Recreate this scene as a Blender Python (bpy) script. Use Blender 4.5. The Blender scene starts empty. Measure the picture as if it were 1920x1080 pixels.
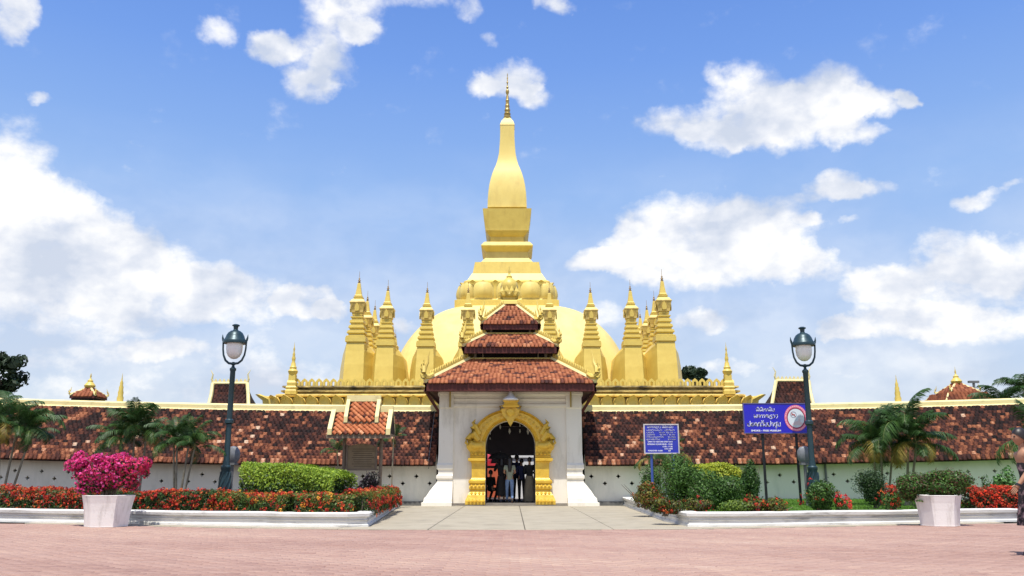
import bpy, math, random
import numpy as np
from mathutils import Matrix, Vector
random.seed(7); RNG = np.random.default_rng(7)
C = bpy.context.scene.collection
SC = bpy.context.scene
R = math.radians

# ------------------------------------------------------------------ camera
FPX = 1600.0; PITCH = math.atan(352.0 / FPX); CH = 1.0
cam_d = bpy.data.cameras.new('camera'); cam = bpy.data.objects.new('camera', cam_d); C.objects.link(cam)
cam_d.sensor_width = 36.0; cam_d.lens = 36.0 * FPX / 1920.0
cam_d.clip_start = 0.1; cam_d.clip_end = 6000
cam.location = (0, 0, CH); cam.rotation_euler = (math.pi / 2 + PITCH, 0, 0)
SC.camera = cam
FW = Vector((0, math.cos(PITCH), math.sin(PITCH))); UP = Vector((0, -math.sin(PITCH), math.cos(PITCH)))

def ray(px, py):
    return FW * FPX + Vector((1, 0, 0)) * (px - 960) + UP * (540 - py)
def P(px, py, Y):
    """the point seen at a photograph pixel that stands at distance Y"""
    d = ray(px, py); t = Y / d.y
    return Vector((d.x * t, Y, CH + d.z * t))
def G(px, py, z=0.0):
    d = ray(px, py); t = (z - CH) / d.z
    return Vector((d.x * t, d.y * t, z))

# ------------------------------------------------------------------ sky and sun
SUN_EL, SUN_AZ = R(70), R(-9)     # azimuth measured from straight behind the camera, negative = from the left
W = bpy.data.worlds.new('World'); SC.world = W; W.use_nodes = True
nt = W.node_tree; nt.nodes.clear()
def N(t, **k):
    n = nt.nodes.new(t)
    for a, b in k.items(): setattr(n, a, b)
    return n
def L(a, b): nt.links.new(a, b)
def M(op, a, b=None, c=None, clamp=False):
    n = N('ShaderNodeMath', operation=op, use_clamp=clamp)
    for i, v in enumerate((a, b, c)):
        if v is None: continue
        if isinstance(v, (int, float)): n.inputs[i].default_value = v
        else: L(v, n.inputs[i])
    return n.outputs[0]
def VM(op, a, b=None, c=None, out=0):
    n = N('ShaderNodeVectorMath', operation=op)
    for i, v in enumerate((a, b, c)):
        if v is None: continue
        if isinstance(v, (tuple, list)): n.inputs[i].default_value = v
        else: L(v, n.inputs[i])
    return n.outputs[out]
out = N('ShaderNodeOutputWorld'); bg = N('ShaderNodeBackground'); L(bg.outputs[0], out.inputs[0])
SKY_STRENGTH = 0.10
bg.inputs['Strength'].default_value = SKY_STRENGTH
sky = N('ShaderNodeTexSky', sky_type='NISHITA'); sky.sun_disc = False
sky.sun_elevation = SUN_EL; sky.sun_rotation = math.pi + SUN_AZ * -1
sky.air_density = 1.0; sky.dust_density = 1.0; sky.ozone_density = 1.5
tc = N('ShaderNodeTexCoord'); sep = N('ShaderNodeSeparateXYZ'); L(tc.outputs['Generated'], sep.inputs[0])
az = M('ARCTAN2', sep.outputs[0], sep.outputs[1]); el = M('ARCSINE', sep.outputs[2])
comb = N('ShaderNodeCombineXYZ'); L(az, comb.inputs[0]); L(el, comb.inputs[1]); p0 = comb.outputs[0]
def noise(vec, scale, detail=6, rough=.55, col=False, dist=0.0):
    n = N('ShaderNodeTexNoise'); n.inputs['Scale'].default_value = scale; n.inputs['Detail'].default_value = detail
    n.inputs['Roughness'].default_value = rough; n.inputs['Distortion'].default_value = dist; L(vec, n.inputs['Vector'])
    return n.outputs['Color' if col else 'Fac']
dirv = tc.outputs['Generated']
warp = VM('SUBTRACT', noise(dirv, 9, 5, .6, True), (.5, .5, .5))
warp2 = VM('SUBTRACT', noise(dirv, 34, 5, .6, True), (.5, .5, .5))
p1 = VM('MULTIPLY_ADD', warp, (.085, .055, 0), p0)
p1 = VM('MULTIPLY_ADD', warp2, (.026, .018, 0), p1)
CLOUDS = [  # centre x, y, half width, half height (photograph pixels), weight
 (40,460,180,120,.95),(175,475,125,100,1.05),(300,525,150,85,1.0),(430,560,105,55,1.0),(70,600,200,80,.6),(330,630,200,50,.4),(10,310,75,85,.9),
 (70,390,100,70,.8),(250,715,380,60,.6),(560,700,170,50,.45),(10,35,46,50,1.2),(50,192,24,14,.8),(405,48,40,26,.75),(640,25,75,55,1.05),(555,90,80,45,.8),(505,75,42,36,.9),
 (580,155,58,36,1.1),(630,120,45,50,.8),(690,60,40,20,.6),(790,10,70,20,.5),(890,20,28,26,.75),(925,80,20,14,.6),(1035,10,30,20,.9),
 (960,150,55,38,1.0),(905,165,36,24,.8),(995,190,34,26,.95),(905,222,26,10,.5),
 (1410,195,95,70,1.2),(1565,185,80,60,1.2),(1640,200,75,28,1.0),(1490,225,130,55,1.2),(1600,262,60,24,1.),(1265,230,66,36,1.05),(1335,255,60,30,.9),(1705,190,22,20,.9),(1340,135,28,24,.6),
 (1290,430,130,75,1.2),(1200,470,95,50,1.15),(1430,430,100,70,1.2),(1340,495,190,48,1.0),(1120,488,55,24,1.1),(1500,500,75,36,.95),(1520,410,24,16,.6),
 (1550,350,70,24,.95),(1610,360,60,18,.8),(1580,420,22,9,.6),(1845,370,52,17,.95),(1902,345,26,10,.8),
 (1790,465,85,48,1.2),(1890,490,80,60,1.0),(1640,530,80,45,.95),(1760,540,170,60,.85),(1690,605,150,36,1.15),(1830,612,150,36,1.0),(1580,615,45,22,1.0),
 (570,572,66,40,1.7),(620,590,44,24,1.3),(1310,600,70,26,1.0),(1150,590,70,30,.7),(1370,685,70,18,.6),(765,615,30,20,.9),(300,655,70,22,.9),(700,640,90,26,.4),(1550,690,260,40,.4)]
acc = None
def azel(px, py):
    d = ray(px, py).normalized(); return math.atan2(d.x, d.y), math.asin(d.z)
for (cx, cy, rx, ry, wt) in CLOUDS:
    a0, e0 = azel(cx, cy); a1, _ = azel(cx + rx, cy); _, e1 = azel(cx, cy - ry)
    sx, sy = 1 / (abs(a1 - a0) * 1.25), 1 / (abs(e1 - e0) * 1.25)
    v = VM('MULTIPLY_ADD', p1, (sx, sy, 0), (-a0 * sx, -e0 * sy, 0))
    q = VM('DOT_PRODUCT', v, v, out=1)
    f = M('MULTIPLY_ADD', q, -wt, wt, clamp=True)
    acc = f if acc is None else M('ADD', acc, f)
field = M('MINIMUM', acc, 1.25)
# fair weather clouds over the unseen sky, cover raised to brighten shaded walls
side = M('SUBTRACT', M('MULTIPLY', M('ABSOLUTE', az), 4.0), 2.9, clamp=True)
rest = M('MULTIPLY', M('SUBTRACT', M('MULTIPLY', noise(VM('MULTIPLY', dirv, (1, 1, 1.8)), 2.6, 3, .5), 6.0), 2.65, clamp=True), side)
field = M('ADD', field, rest)
fb = noise(VM('MULTIPLY', p0, (1, 1.4, 1)), 15, 9, .61)
fb2 = noise(VM('MULTIPLY', VM('ADD', p0, (-.006, .022, 0)), (1, 1.5, 1)), 16, 3, .5)
dens = M('MULTIPLY_ADD', M('SUBTRACT', fb, .5), 1.9, field)
mr = N('ShaderNodeMapRange', interpolation_type='SMOOTHSTEP'); L(dens, mr.inputs[0])
mr.inputs[1].default_value = .13; mr.inputs[2].default_value = 1.12
veil = M('MULTIPLY', M('SUBTRACT', 1.0, M('MULTIPLY', el, 2.6), clamp=True), M('MULTIPLY_ADD', noise(VM('MULTIPLY', p1, (1, 2.5, 1)), 5, 4, .5), 2.2, -.55, clamp=True))
alpha = M('MAXIMUM', M('MULTIPLY', mr.outputs[0], .96), M('MULTIPLY', veil, .80))
lowa = noise(VM('MULTIPLY', p1, (1, 1.6, 1)), 8, 3, .5); lowb = noise(VM('MULTIPLY', VM('ADD', p1, (-.01, .035, 0)), (1, 1.6, 1)), 8, 3, .5)
relief = M('MULTIPLY_ADD', M('SUBTRACT', fb, fb2), 1.4, .56)
relief = M('MULTIPLY_ADD', M('SUBTRACT', lowa, lowb), 2.2, relief)
relief = M('MULTIPLY_ADD', M('SUBTRACT', noise(dirv, 7, 3, .5), .5), 1.3, relief)
crn = N('ShaderNodeValToRGB'); L(relief, crn.inputs[0])
ce = crn.color_ramp.elements
ce[0].position = .15; ce[0].color = (.62, .68, .80, 1); ce[1].position = .85; ce[1].color = (1.05, 1.04, 1.02, 1)
e_ = ce.new(.48); e_.color = (.80, .83, .90, 1)
cl_col = VM('SCALE', crn.outputs[0]); cl_col.node.inputs['Scale'].default_value = .82 / SKY_STRENGTH
# clear air: physical sky, paler towards the horizon
hz = N('ShaderNodeValToRGB'); L(el, hz.inputs[0]); he = hz.color_ramp.elements
he[0].position = 0.0; he[0].color = (1.0, 1.0, 1.0, 1); he[1].position = .62; he[1].color = (1.0, 1.0, 1.0, 1)
SKYG = [(0.00, (.68, .75, .86)), (.08, (.62, .73, .90)), (.19, (.47, .64, .95)), (.32, (.32, .53, .95)), (.47, (.19, .38, .90)), (.62, (.115, .27, .78)), (1.0, (.08, .19, .58))]
he[0].color = (*SKYG[0][1], 1); he[1].position = SKYG[-1][0]; he[1].color = (*SKYG[-1][1], 1)
for pz, cc in SKYG[1:-1]:
    q_ = he.new(pz); q_.color = (*cc, 1)
pale = VM('SCALE', hz.outputs[0]); pale.node.inputs['Scale'].default_value = .785 / SKY_STRENGTH
mixs = N('ShaderNodeMix', data_type='RGBA'); mixs.inputs[0].default_value = .85
L(sky.outputs[0], mixs.inputs[6]); L(pale, mixs.inputs[7])
mixc = N('ShaderNodeMix', data_type='RGBA'); L(alpha, mixc.inputs[0]); L(mixs.outputs[2], mixc.inputs[6]); L(cl_col, mixc.inputs[7])
L(mixc.outputs[2], bg.inputs['Color'])
W.cycles.sampling_method = 'MANUAL'; W.cycles.sample_map_resolution = 512

sd = bpy.data.lights.new('sun', 'SUN'); sun = bpy.data.objects.new('sun', sd); C.objects.link(sun)
sd.energy = 4.4; sd.angle = R(0.5); sd.color = (1.0, .955, .88)
sdir = Vector((math.sin(SUN_AZ) * math.cos(SUN_EL), -math.cos(SUN_AZ) * math.cos(SUN_EL), math.sin(SUN_EL)))
sun.rotation_euler = sdir.to_track_quat('Z', 'Y').to_euler(); sun.location = sdir * 50
SC.view_settings.view_transform = 'Standard'; SC.view_settings.look = 'None'
SC.view_settings.exposure = 0.36; SC.view_settings.gamma = 1.0; SC.view_settings.use_curve_mapping = False
SC.render.engine = 'CYCLES'
SC.cycles.max_bounces = 6; SC.cycles.diffuse_bounces = 3; SC.cycles.transparent_max_bounces = 6

# ------------------------------------------------------------------ materials
MATS = {}
def mat(name, c1, c2=None, scale=3.0, rough=.7, bump=0.0, bscale=40.0, metal=0.0, stain=None, sscale=2.0, samt=.5, sstretch=(1, 1, 1), attr=False, translucent=0.0, spec=.35, ramp=None, emit=None, smin=.5):
    if name in MATS: return MATS[name]
    m = bpy.data.materials.new(name); m.use_nodes = True; t = m.node_tree; b = t.nodes['Principled BSDF']
    b.inputs['Roughness'].default_value = rough; b.inputs['Metallic'].default_value = metal
    b.inputs['Specular IOR Level'].default_value = spec
    n = t.nodes; l = t.links
    co = n.new('ShaderNodeTexCoord')
    def nz(sc, det=5, vec=None, rg=.6):
        x = n.new('ShaderNodeTexNoise'); x.inputs['Scale'].default_value = sc; x.inputs['Detail'].default_value = det; x.inputs['Roughness'].default_value = rg
        l.new(vec or co.outputs['Object'], x.inputs['Vector']); return x.outputs['Fac']
    def mixc(f, a, bb, mode='MIX'):
        x = n.new('ShaderNodeMix'); x.data_type = 'RGBA'; x.blend_type = mode
        for i, v in ((0, f), (6, a), (7, bb)):
            if isinstance(v, (int, float)): x.inputs[i].default_value = v
            elif isinstance(v, tuple): x.inputs[i].default_value = (*v[:3], 1)
            else: l.new(v, x.inputs[i])
        return x.outputs[2]
    def rng(f, a, bb):
        x = n.new('ShaderNodeMapRange'); l.new(f, x.inputs[0]); x.inputs[1].default_value = a; x.inputs[2].default_value = bb; return x.outputs[0]
    col = None
    if ramp:
        a = n.new('ShaderNodeAttribute'); a.attribute_name = 'tint'
        r = n.new('ShaderNodeValToRGB'); e = r.color_ramp.elements
        # wear inside one tile
        ad = n.new('ShaderNodeMath'); ad.operation = 'MULTIPLY_ADD'; l.new(nz(22, 4), ad.inputs[0]); ad.inputs[1].default_value = .75; 
        sb = n.new('ShaderNodeMath'); sb.operation = 'SUBTRACT'; l.new(a.outputs['Fac'], sb.inputs[0]); sb.inputs[1].default_value = .375
        l.new(sb.outputs[0], ad.inputs[2]); l.new(ad.outputs[0], r.inputs[0])
        e[0].position = ramp[0][0]; e[0].color = (*ramp[0][1], 1); e[1].position = ramp[-1][0]; e[1].color = (*ramp[-1][1], 1)
        for pz, cc in ramp[1:-1]:
            q = e.new(pz); q.color = (*cc, 1)
        col = r.outputs[0]
    elif attr:
        a = n.new('ShaderNodeAttribute'); a.attribute_name = 'Col'; col = a.outputs['Color']
    elif c2: col = mixc(rng(nz(scale), .3, .7), c1, c2)
    if stain:
        mp = n.new('ShaderNodeMapping'); mp.inputs['Scale'].default_value = sstretch; l.new(co.outputs['Object'], mp.inputs['Vector'])
        f = rng(nz(sscale, 8, mp.outputs[0], .68), smin, smin + .22)
        mm = n.new('ShaderNodeMath'); mm.operation = 'MULTIPLY'; l.new(f, mm.inputs[0]); mm.inputs[1].default_value = samt
        col = mixc(mm.outputs[0], col if col is not None else c1, stain)
    if col is None: b.inputs['Base Color'].default_value = (*c1, 1)
    else: l.new(col, b.inputs['Base Color'])
    if bump:
        bp = n.new('ShaderNodeBump'); bp.inputs['Strength'].default_value = bump; bp.inputs['Distance'].default_value = .02
        l.new(nz(bscale, 6), bp.inputs['Height']); l.new(bp.outputs[0], b.inputs['Normal'])
    if emit:
        b.inputs['Emission Color'].default_value = (*emit, 1); b.inputs['Emission Strength'].default_value = 1
    if translucent:
        tr = n.new('ShaderNodeBsdfTranslucent'); mx = n.new('ShaderNodeMixShader'); mx.inputs[0].default_value = translucent
        if col is not None: l.new(col, tr.inputs['Color'])
        else: tr.inputs['Color'].default_value = (*c1, 1)
        l.new(b.outputs[0], mx.inputs[1]); l.new(tr.outputs[0], mx.inputs[2]); l.new(mx.outputs[0], n['Material Output'].inputs['Surface'])
    MATS[name] = m; return m

GOLD = mat('gold_paint', (.72, .545, .125), (.63, .46, .095), 1.2, .45, .15, 8, 0, (.30, .17, .04), 1.1, .42, (1, 1, .25), spec=.5, smin=.53)
GOLDP = mat('gold_paint_pale', (.76, .60, .185), (.70, .53, .14), .5, .5, .12, 5, 0, (.46, .31, .09), .8, .42, (1, 1, .3), spec=.45, smin=.50)
GOLDM = mat('dome_gold_wash', (.78, .65, .27), (.72, .57, .19), .35, .6, .12, 5, 0, (.50, .35, .12), .6, .5, (1, 1, .3), spec=.35, smin=.50)
GOLDD = mat('gold_paint_weathered', (.74, .55, .17), (.60, .42, .11), 2.0, .55, .3, 9, 0, (.07, .045, .02), 1.6, .75, (1, 1, .4), spec=.4)
GOLDB = mat('gold_paint_black_lichen', (.62, .48, .18), (.45, .32, .10), 2.0, .7, .4, 9, 0, (.02, .016, .012), 1.1, .97, (.55, 1, 1.6), smin=.42)
GOLDA = mat('gold_leaf_arch', (.82, .54, .06), (.68, .40, .035), 4.0, .34, .45, 30, .15, (.30, .15, .02), 5, .5, spec=.6, smin=.5)
CREAM = mat('cream_paint', (.80, .70, .36), (.74, .62, .29), 2.0, .6, .1, 20, 0, (.25, .2, .12), 4, .5, spec=.3, smin=.56)
WHITE = mat('white_wall_paint', (.89, .84, .73), (.85, .80, .69), 1.0, .75, .12, 20, 0, (.38, .34, .25), 1.6, .55, (1, 1, .3), spec=.25, smin=.53)
WHITEW = mat('white_plaster_wall', (.80, .77, .65), (.84, .81, .69), .6, .8, .06, 20, 0, (.40, .42, .34), .9, .5, (1, 1, .3), spec=.2, smin=.52)
KERBM = mat('whitewashed_kerb', (.76, .75, .72), (.66, .65, .61), 3.0, .8, .2, 25, 0, (.13, .12, .10), 3.2, .85, (.35, .35, 2.5), spec=.2, smin=.53)
POTM = mat('planter_paint', (.86, .835, .80), (.82, .795, .76), 3.0, .7, .15, 30, 0, (.33, .29, .24), 5, .6, (1, 1, .25), spec=.3, smin=.52)
DRED = mat('dark_red_wood', (.10, .022, .016), (.065, .014, .012), 6, .55, .2, 30)
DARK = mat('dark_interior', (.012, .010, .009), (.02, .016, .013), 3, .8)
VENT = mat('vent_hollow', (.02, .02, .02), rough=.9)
WOOD = mat('old_timber', (.24, .18, .13), (.16, .12, .08), 9, .8, .3, 40)
BROWN = mat('weathered_board', (.30, .22, .125), (.22, .16, .09), 5, .75, .2, 30, stain=(.3, .24, .16), sscale=7, samt=.5)
IRON = mat('blue_green_lamp_paint', (.028, .062, .075), (.02, .045, .055), 8, .38, .1, 30, .3, spec=.5)
GLOBE = mat('opal_lamp_glass', (.88, .87, .85), rough=.12, spec=.6)
GREYM = mat('grey_metal', (.16, .17, .17), (.12, .12, .13), 9, .5, spec=.5)
BLACKM = mat('black_metal', (.015, .016, .02), rough=.5)
BLUEP = mat('blue_post_paint', (.05, .09, .33), rough=.5)
SIGNB = mat('sign_blue', (.016, .012, .52), (.02, .02, .46), 2, .45, spec=.5)
SIGNB2 = mat('notice_blue', (.018, .03, .40), (.03, .045, .42), 5, .4, spec=.5)
LETTER = mat('white_lettering', (.80, .80, .92), rough=.6)
FRAMEW = mat('sign_frame_white', (.62, .58, .56), (.45, .42, .42), 12, .6)
PINKR = mat('emblem_pink', (.72, .13, .24), (.80, .25, .33), 20, .6)
TILE_RAMP = [(.0, (.010, .007, .007)), (.28, (.024, .012, .011)), (.45, (.075, .026, .019)), (.62, (.20, .066, .033)), (.8, (.40, .155, .075)), (.93, (.56, .32, .20)), (1.0, (.66, .50, .36))]
TILEW = mat('weathered_clay_tile', None, ramp=TILE_RAMP, rough=.8, bump=.3, bscale=30, spec=.2)
TILEG = mat('red_clay_tile', None, ramp=[(.0, (.02, .010, .010)), (.25, (.10, .03, .02)), (.5, (.27, .082, .036)), (.8, (.39, .14, .06)), (1.0, (.54, .28, .16))], rough=.75, bump=.3, bscale=30, spec=.25)
LEAF = mat('leaf', None, attr=True, rough=.5, translucent=.22, spec=.3)
PETALM = mat('flower_petal', None, attr=True, rough=.6, translucent=.3, spec=.15)
TILEK = mat('orange_clay_tile', None, ramp=[(.0, (.03, .012, .010)), (.3, (.22, .06, .03)), (.6, (.46, .135, .05)), (.85, (.60, .22, .09)), (1.0, (.68, .38, .22))], rough=.7, bump=.2, bscale=30, spec=.25)
BARK = mat('grey_bark', (.22, .18, .13), (.13, .11, .08), 12, .85, .5, 30)
STEM = mat('palm_stem', (.30, .27, .20), (.17, .15, .10), 10, .7, .3, 30)
SOIL = mat('garden_soil', (.055, .036, .022), (.09, .06, .04), 4, .95, .6, 20)

# ------------------------------------------------------------------ mesh helpers
def mesh_np(name, V, F, col=None, tint=None):
    """V (n,3) array, F (m,4) or (m,3) array"""
    me = bpy.data.meshes.new(name); V = np.asarray(V, dtype=np.float32); F = np.asarray(F, dtype=np.int32)
    k = F.shape[1]; me.vertices.add(len(V)); me.vertices.foreach_set('co', V.ravel())
    me.loops.add(F.size); me.loops.foreach_set('vertex_index', F.ravel())
    me.polygons.add(len(F)); me.polygons.foreach_set('loop_start', np.arange(0, F.size, k, dtype=np.int32))
    me.update(calc_edges=True)
    if col is not None:
        a = me.attributes.new('Col', 'FLOAT_COLOR', 'FACE'); c4 = np.ones((len(F), 4), dtype=np.float32); c4[:, :3] = col; a.data.foreach_set('color', c4.ravel())
    if tint is not None:
        a = me.attributes.new('tint', 'FLOAT', 'FACE'); a.data.foreach_set('value', np.asarray(tint, dtype=np.float32))
    return me
def wloc(o):
    v = Vector((0, 0, 0))
    while o is not None: v += Vector(o.location); o = o.parent
    return v
def link(name, me, m, parent=None, loc=None, world=True):
    o = bpy.data.objects.new(name, me); C.objects.link(o)
    if m is not None:
        if len(me.materials) == 0: me.materials.append(m)
    if parent is not None: o.parent = parent
    if loc is not None: o.location = loc
    return o
def tag(o, label, cat, group=None):
    o['label'] = label; o['category'] = cat
    if group: o['group'] = group
    return o
def empty(name, loc, label, cat, group=None, rz=0):
    o = bpy.data.objects.new(name, None); C.objects.link(o); o.location = loc; o.rotation_euler[2] = rz
    o.empty_display_size = .2
    return tag(o, label, cat, group)

class MB:
    def __init__(s): s.v = []; s.f = []
    def add(s, vs, fs):
        b = len(s.v); s.v += [tuple(x) for x in vs]; s.f += [tuple(b + i for i in f) for f in fs]; return s
    def box(s, c, d, rz=0, taper=1.0):
        x, y, z = d[0] / 2, d[1] / 2, d[2] / 2; ca, sa = math.cos(rz), math.sin(rz); vs = []
        for zz, k in ((-z, 1), (z, taper)):
            for (a, b) in ((-x, -y), (x, -y), (x, y), (-x, y)):
                a *= k; b *= k; vs.append((c[0] + a * ca - b * sa, c[1] + a * sa + b * ca, c[2] + zz))
        return s.add(vs, [(3, 2, 1, 0), (4, 5, 6, 7), (0, 1, 5, 4), (1, 2, 6, 5), (2, 3, 7, 6), (3, 0, 4, 7)])
    def loft(s, secs, cap=True, closed=True):
        n = len(secs[0]); vs = [p for q in secs for p in q]; fs = []
        for i in range(len(secs) - 1):
            for j in range(n if closed else n - 1):
                k = (j + 1) % n; fs.append((i * n + j, i * n + k, (i + 1) * n + k, (i + 1) * n + j))
        if cap: fs.append(tuple(range(n - 1, -1, -1))); fs.append(tuple((len(secs) - 1) * n + j for j in range(n)))
        return s.add(vs, fs)
    def sq(s, prof, cx=0, cy=0):   # (half x, half y, z)
        return s.loft([[(cx - a, cy - b, z), (cx + a, cy - b, z), (cx + a, cy + b, z), (cx - a, cy + b, z)] for a, b, z in prof])
    def lathe(s, prof, cx=0, cy=0, n=16, ph=0, sy=1.0):
        return s.loft([[(cx + r * math.cos(ph + 2 * math.pi * j / n), cy + sy * r * math.sin(ph + 2 * math.pi * j / n), z) for j in range(n)] for r, z in prof])
    def tube(s, pts, rad, n=8, flat=None):
        pts = [Vector(p) for p in pts]; rad = rad if hasattr(rad, '__len__') else [rad] * len(pts); secs = []
        t0 = (pts[1] - pts[0]).normalized(); ref = Vector((0, 0, 1)) if abs(t0.z) < .9 else Vector((0, 1, 0))
        for i, p in enumerate(pts):
            t = (pts[min(i + 1, len(pts) - 1)] - pts[max(i - 1, 0)]).normalized()
            a = t.cross(ref)
            if a.length < 1e-4: a = Vector((1, 0, 0))
            a.normalize(); b = t.cross(a).normalized(); ref = -b if False else ref
            fa, fb_ = (flat or (1, 1))
            secs.append([tuple(p + (a * math.cos(2 * math.pi * j / n) * fa + b * math.sin(2 * math.pi * j / n) * fb_) * rad[i]) for j in range(n)])
        return s.loft(secs)
    def prism(s, poly, y0, y1):    # outline in x,z pushed along y
        n = len(poly); vs = [(x, y0, z) for x, z in poly] + [(x, y1, z) for x, z in poly]
        fs = [tuple(range(n - 1, -1, -1)), tuple(range(n, 2 * n))] + [(i, (i + 1) % n, n + (i + 1) % n, n + i) for i in range(n)]
        return s.add(vs, fs)
    def prism_z(s, poly, z0, z1):
        n = len(poly); vs = [(x, y, z0) for x, y in poly] + [(x, y, z1) for x, y in poly]
        fs = [tuple(range(n - 1, -1, -1)), tuple(range(n, 2 * n))] + [(i, (i + 1) % n, n + (i + 1) % n, n + i) for i in range(n)]
        return s.add(vs, fs)
    def me(s, name, off=None, smooth=False, fix=True, bevel=0):
        me = bpy.data.meshes.new(name); o = off or Vector((0, 0, 0))
        me.from_pydata([(a - o[0], b - o[1], c - o[2]) for a, b, c in s.v], [], s.f); me.update()
        if fix:
            import bmesh
            bm = bmesh.new(); bm.from_mesh(me); bmesh.ops.recalc_face_normals(bm, faces=bm.faces); bm.to_mesh(me); bm.free()
        if smooth:
            me.polygons.foreach_set('use_smooth', [True] * len(me.polygons))
            try: me.set_sharp_from_angle(angle=R(40))
            except Exception: pass
        return me
    def build(s, name, m, parent=None, smooth=False, local=False, bevel=0, label=None):
        off = None if (parent is None or local) else wloc(parent)
        o = link(name, s.me(name, off, smooth), m, parent)
        if bevel:
            b = o.modifiers.new('bevel', 'BEVEL'); b.width = bevel; b.segments = 2; b.limit_method = 'ANGLE'
        if label: o['label'] = label
        return o
def struct(o): o['kind'] = 'structure'; return o
def stuff(o): o['kind'] = 'stuff'; return o
def copy_tree(o, loc=None, label=None, rz=None, scale=None, parent=None):
    c = o.copy(); C.objects.link(c)
    if parent is not None: c.parent = parent
    if loc is not None: c.location = loc
    if label: c['label'] = label
    if rz is not None: c.rotation_euler[2] = rz
    if scale is not None: c.scale = scale
    for ch in [x for x in bpy.data.objects if x.parent == o]: copy_tree(ch, parent=c)
    return c

# --- clay tiles: real little plates laid in courses
def tile_shape(w, l, t, q):
    rr = random.Random(q); j = lambda a: rr.uniform(-a, a)
    ys = [(-l * .5, .30), (-l * .42, .46), (l * .5, .5)]
    V = []; h = w * .49
    for yy, k in ys:
        k *= 2
        for xx, cz in ((-h * k, 0), (0, w * .07), (h * k, 0)):
            V.append((xx + j(w * .02), yy + j(l * .02), cz + t))
    top = len(V)
    for yy, k in ys:
        k *= 2
        for xx in (-h * k, 0, h * k): V.append((xx, yy, 0))
    F = []
    for a in range(2):
        for b in range(2):
            i = a * 3 + b; F.append((i, i + 1, i + 4, i + 3))
    F += [(9, 10, 1, 0), (10, 11, 2, 1), (9, 0, 3, 12), (12, 3, 6, 15), (2, 11, 14, 5), (5, 14, 17, 8)]
    return np.array(V), np.array(F)
TILE_ME = {}
def tile_mesh(kind, w, l, t, q, var):
    k = (kind, q, var)
    if k not in TILE_ME:
        V, F = tile_shape(w, l, t, var)
        TILE_ME[k] = mesh_np('tile', V, F, tint=[q / 11.0] * len(F))
    return TILE_ME[k]
def tile_field(kind, parent, O, U, Vd, ulen, vlen, tw, th, m, nparts, tintfn, umin=None, umax=None, warp=None, rest='tile_courses', loose=1.0):
    """O = upper start corner, U along the course, Vd down the slope. umin/umax(v) clip each course"""
    O = Vector(O); U = Vector(U).normalized(); Vd = Vector(Vd).normalized(); Yl = -Vd; Nn = U.cross(Yl).normalized()
    rows = max(1, int(round(vlen / th))); th = vlen / rows; pos = []
    rr = random.Random(int(abs(O.x * 77 + O.z * 31)) + 5); ln = th * 1.5; t = th * .24
    for r in range(rows):
        v = (r + .55) * th; a = umin(v) if umin else 0; b = umax(v) if umax else ulen
        n = max(1, int(round((b - a) / tw))); off = (r % 2) * .5
        for c in range(-1, n + 1):
            u = a + (c + .5 + off) * (b - a) / n
            if u < a + tw * .3 or u > b - tw * .3: continue
            p = O + U * (u + rr.uniform(-.05, .05) * tw * loose) + Vd * (v + rr.uniform(-.09, .09) * th * loose) + Nn * .012
            if warp: p = warp(p)
            tilt = math.atan2(t * 1.15, th) * 0.9 + rr.uniform(-.04, .09) * loose; yaw = rr.uniform(-.06, .06) * loose
            if kind == 'k': yaw += math.pi / 4; tilt += .06
            B = Matrix((U, Yl, Nn)).transposed() @ Matrix.Rotation(tilt, 3, 'X') @ Matrix.Rotation(yaw, 3, 'Z')
            pos.append((p, B, tintfn(u, v, rr), rr.randrange(4)))
    if kind == 'k': tw = ln = tw * .74
    pos.sort(key=lambda a: (a[0] - Vector((0, 0, CH))).length)
    off = wloc(parent)
    for (p, B, ti, var) in pos[:nparts]:
        q = int(min(11, max(0, round(ti * 11))))
        o = link('tile', tile_mesh(kind, tw, ln, t, q, var), m, parent)
        Mx = B.to_4x4(); Mx.translation = p - off; o.matrix_basis = Mx
    rs = pos[nparts:]
    if rs:
        base = [tile_shape(tw, ln, t, k) for k in range(4)]; VV = []; FF = []; TT = []; b = 0
        for (p, B, ti, var) in rs:
            V, F = base[var]; Bn = np.array(B); VV.append(V @ Bn.T + np.array(p - off)); FF.append(F + b); b += len(V); TT += [ti] * len(F)
        o = link(rest, mesh_np(rest, np.vstack(VV), np.vstack(FF), tint=TT), m, parent); stuff(o)

# --- foliage
def leaf_mesh(name, cen, nrm, size, cols, aspect=.5, jit=.5):
    """rhombic leaves, slightly folded: cen (n,3), nrm (n,3)"""
    n = len(cen); r = RNG
    nn = nrm + r.normal(0, jit, (n, 3)); nn /= np.linalg.norm(nn, axis=1, keepdims=True) + 1e-9
    a = np.cross(nn, r.normal(0, 1, (n, 3))); a /= np.linalg.norm(a, axis=1, keepdims=True) + 1e-9
    b = np.cross(nn, a); s = size * r.uniform(.6, 1.3, (n, 1))
    V = np.stack([cen - a * s * .5, cen + b * s * aspect * .5 + nn * s * .10, cen + a * s * .5, cen - b * s * aspect * .5 + nn * s * .10], 1).reshape(-1, 3)
    F = np.arange(n * 4).reshape(n, 4)
    return mesh_np(name, V, F, col=cols)
def shell_pts(n, inner=.55):
    r = RNG; d = r.normal(0, 1, (n, 3)); d /= np.linalg.norm(d, axis=1, keepdims=True); rad = r.uniform(inner ** 3, 1, (n, 1)) ** (1 / 3)
    return d * rad, d
def palette(n, cols, var=.18, w=None):
    cols = np.array(cols); k = RNG.choice(len(cols), n, p=w); c = cols[k] * RNG.uniform(1 - var, 1 + var, (n, 1)); return np.clip(c, 0, 1)
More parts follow.
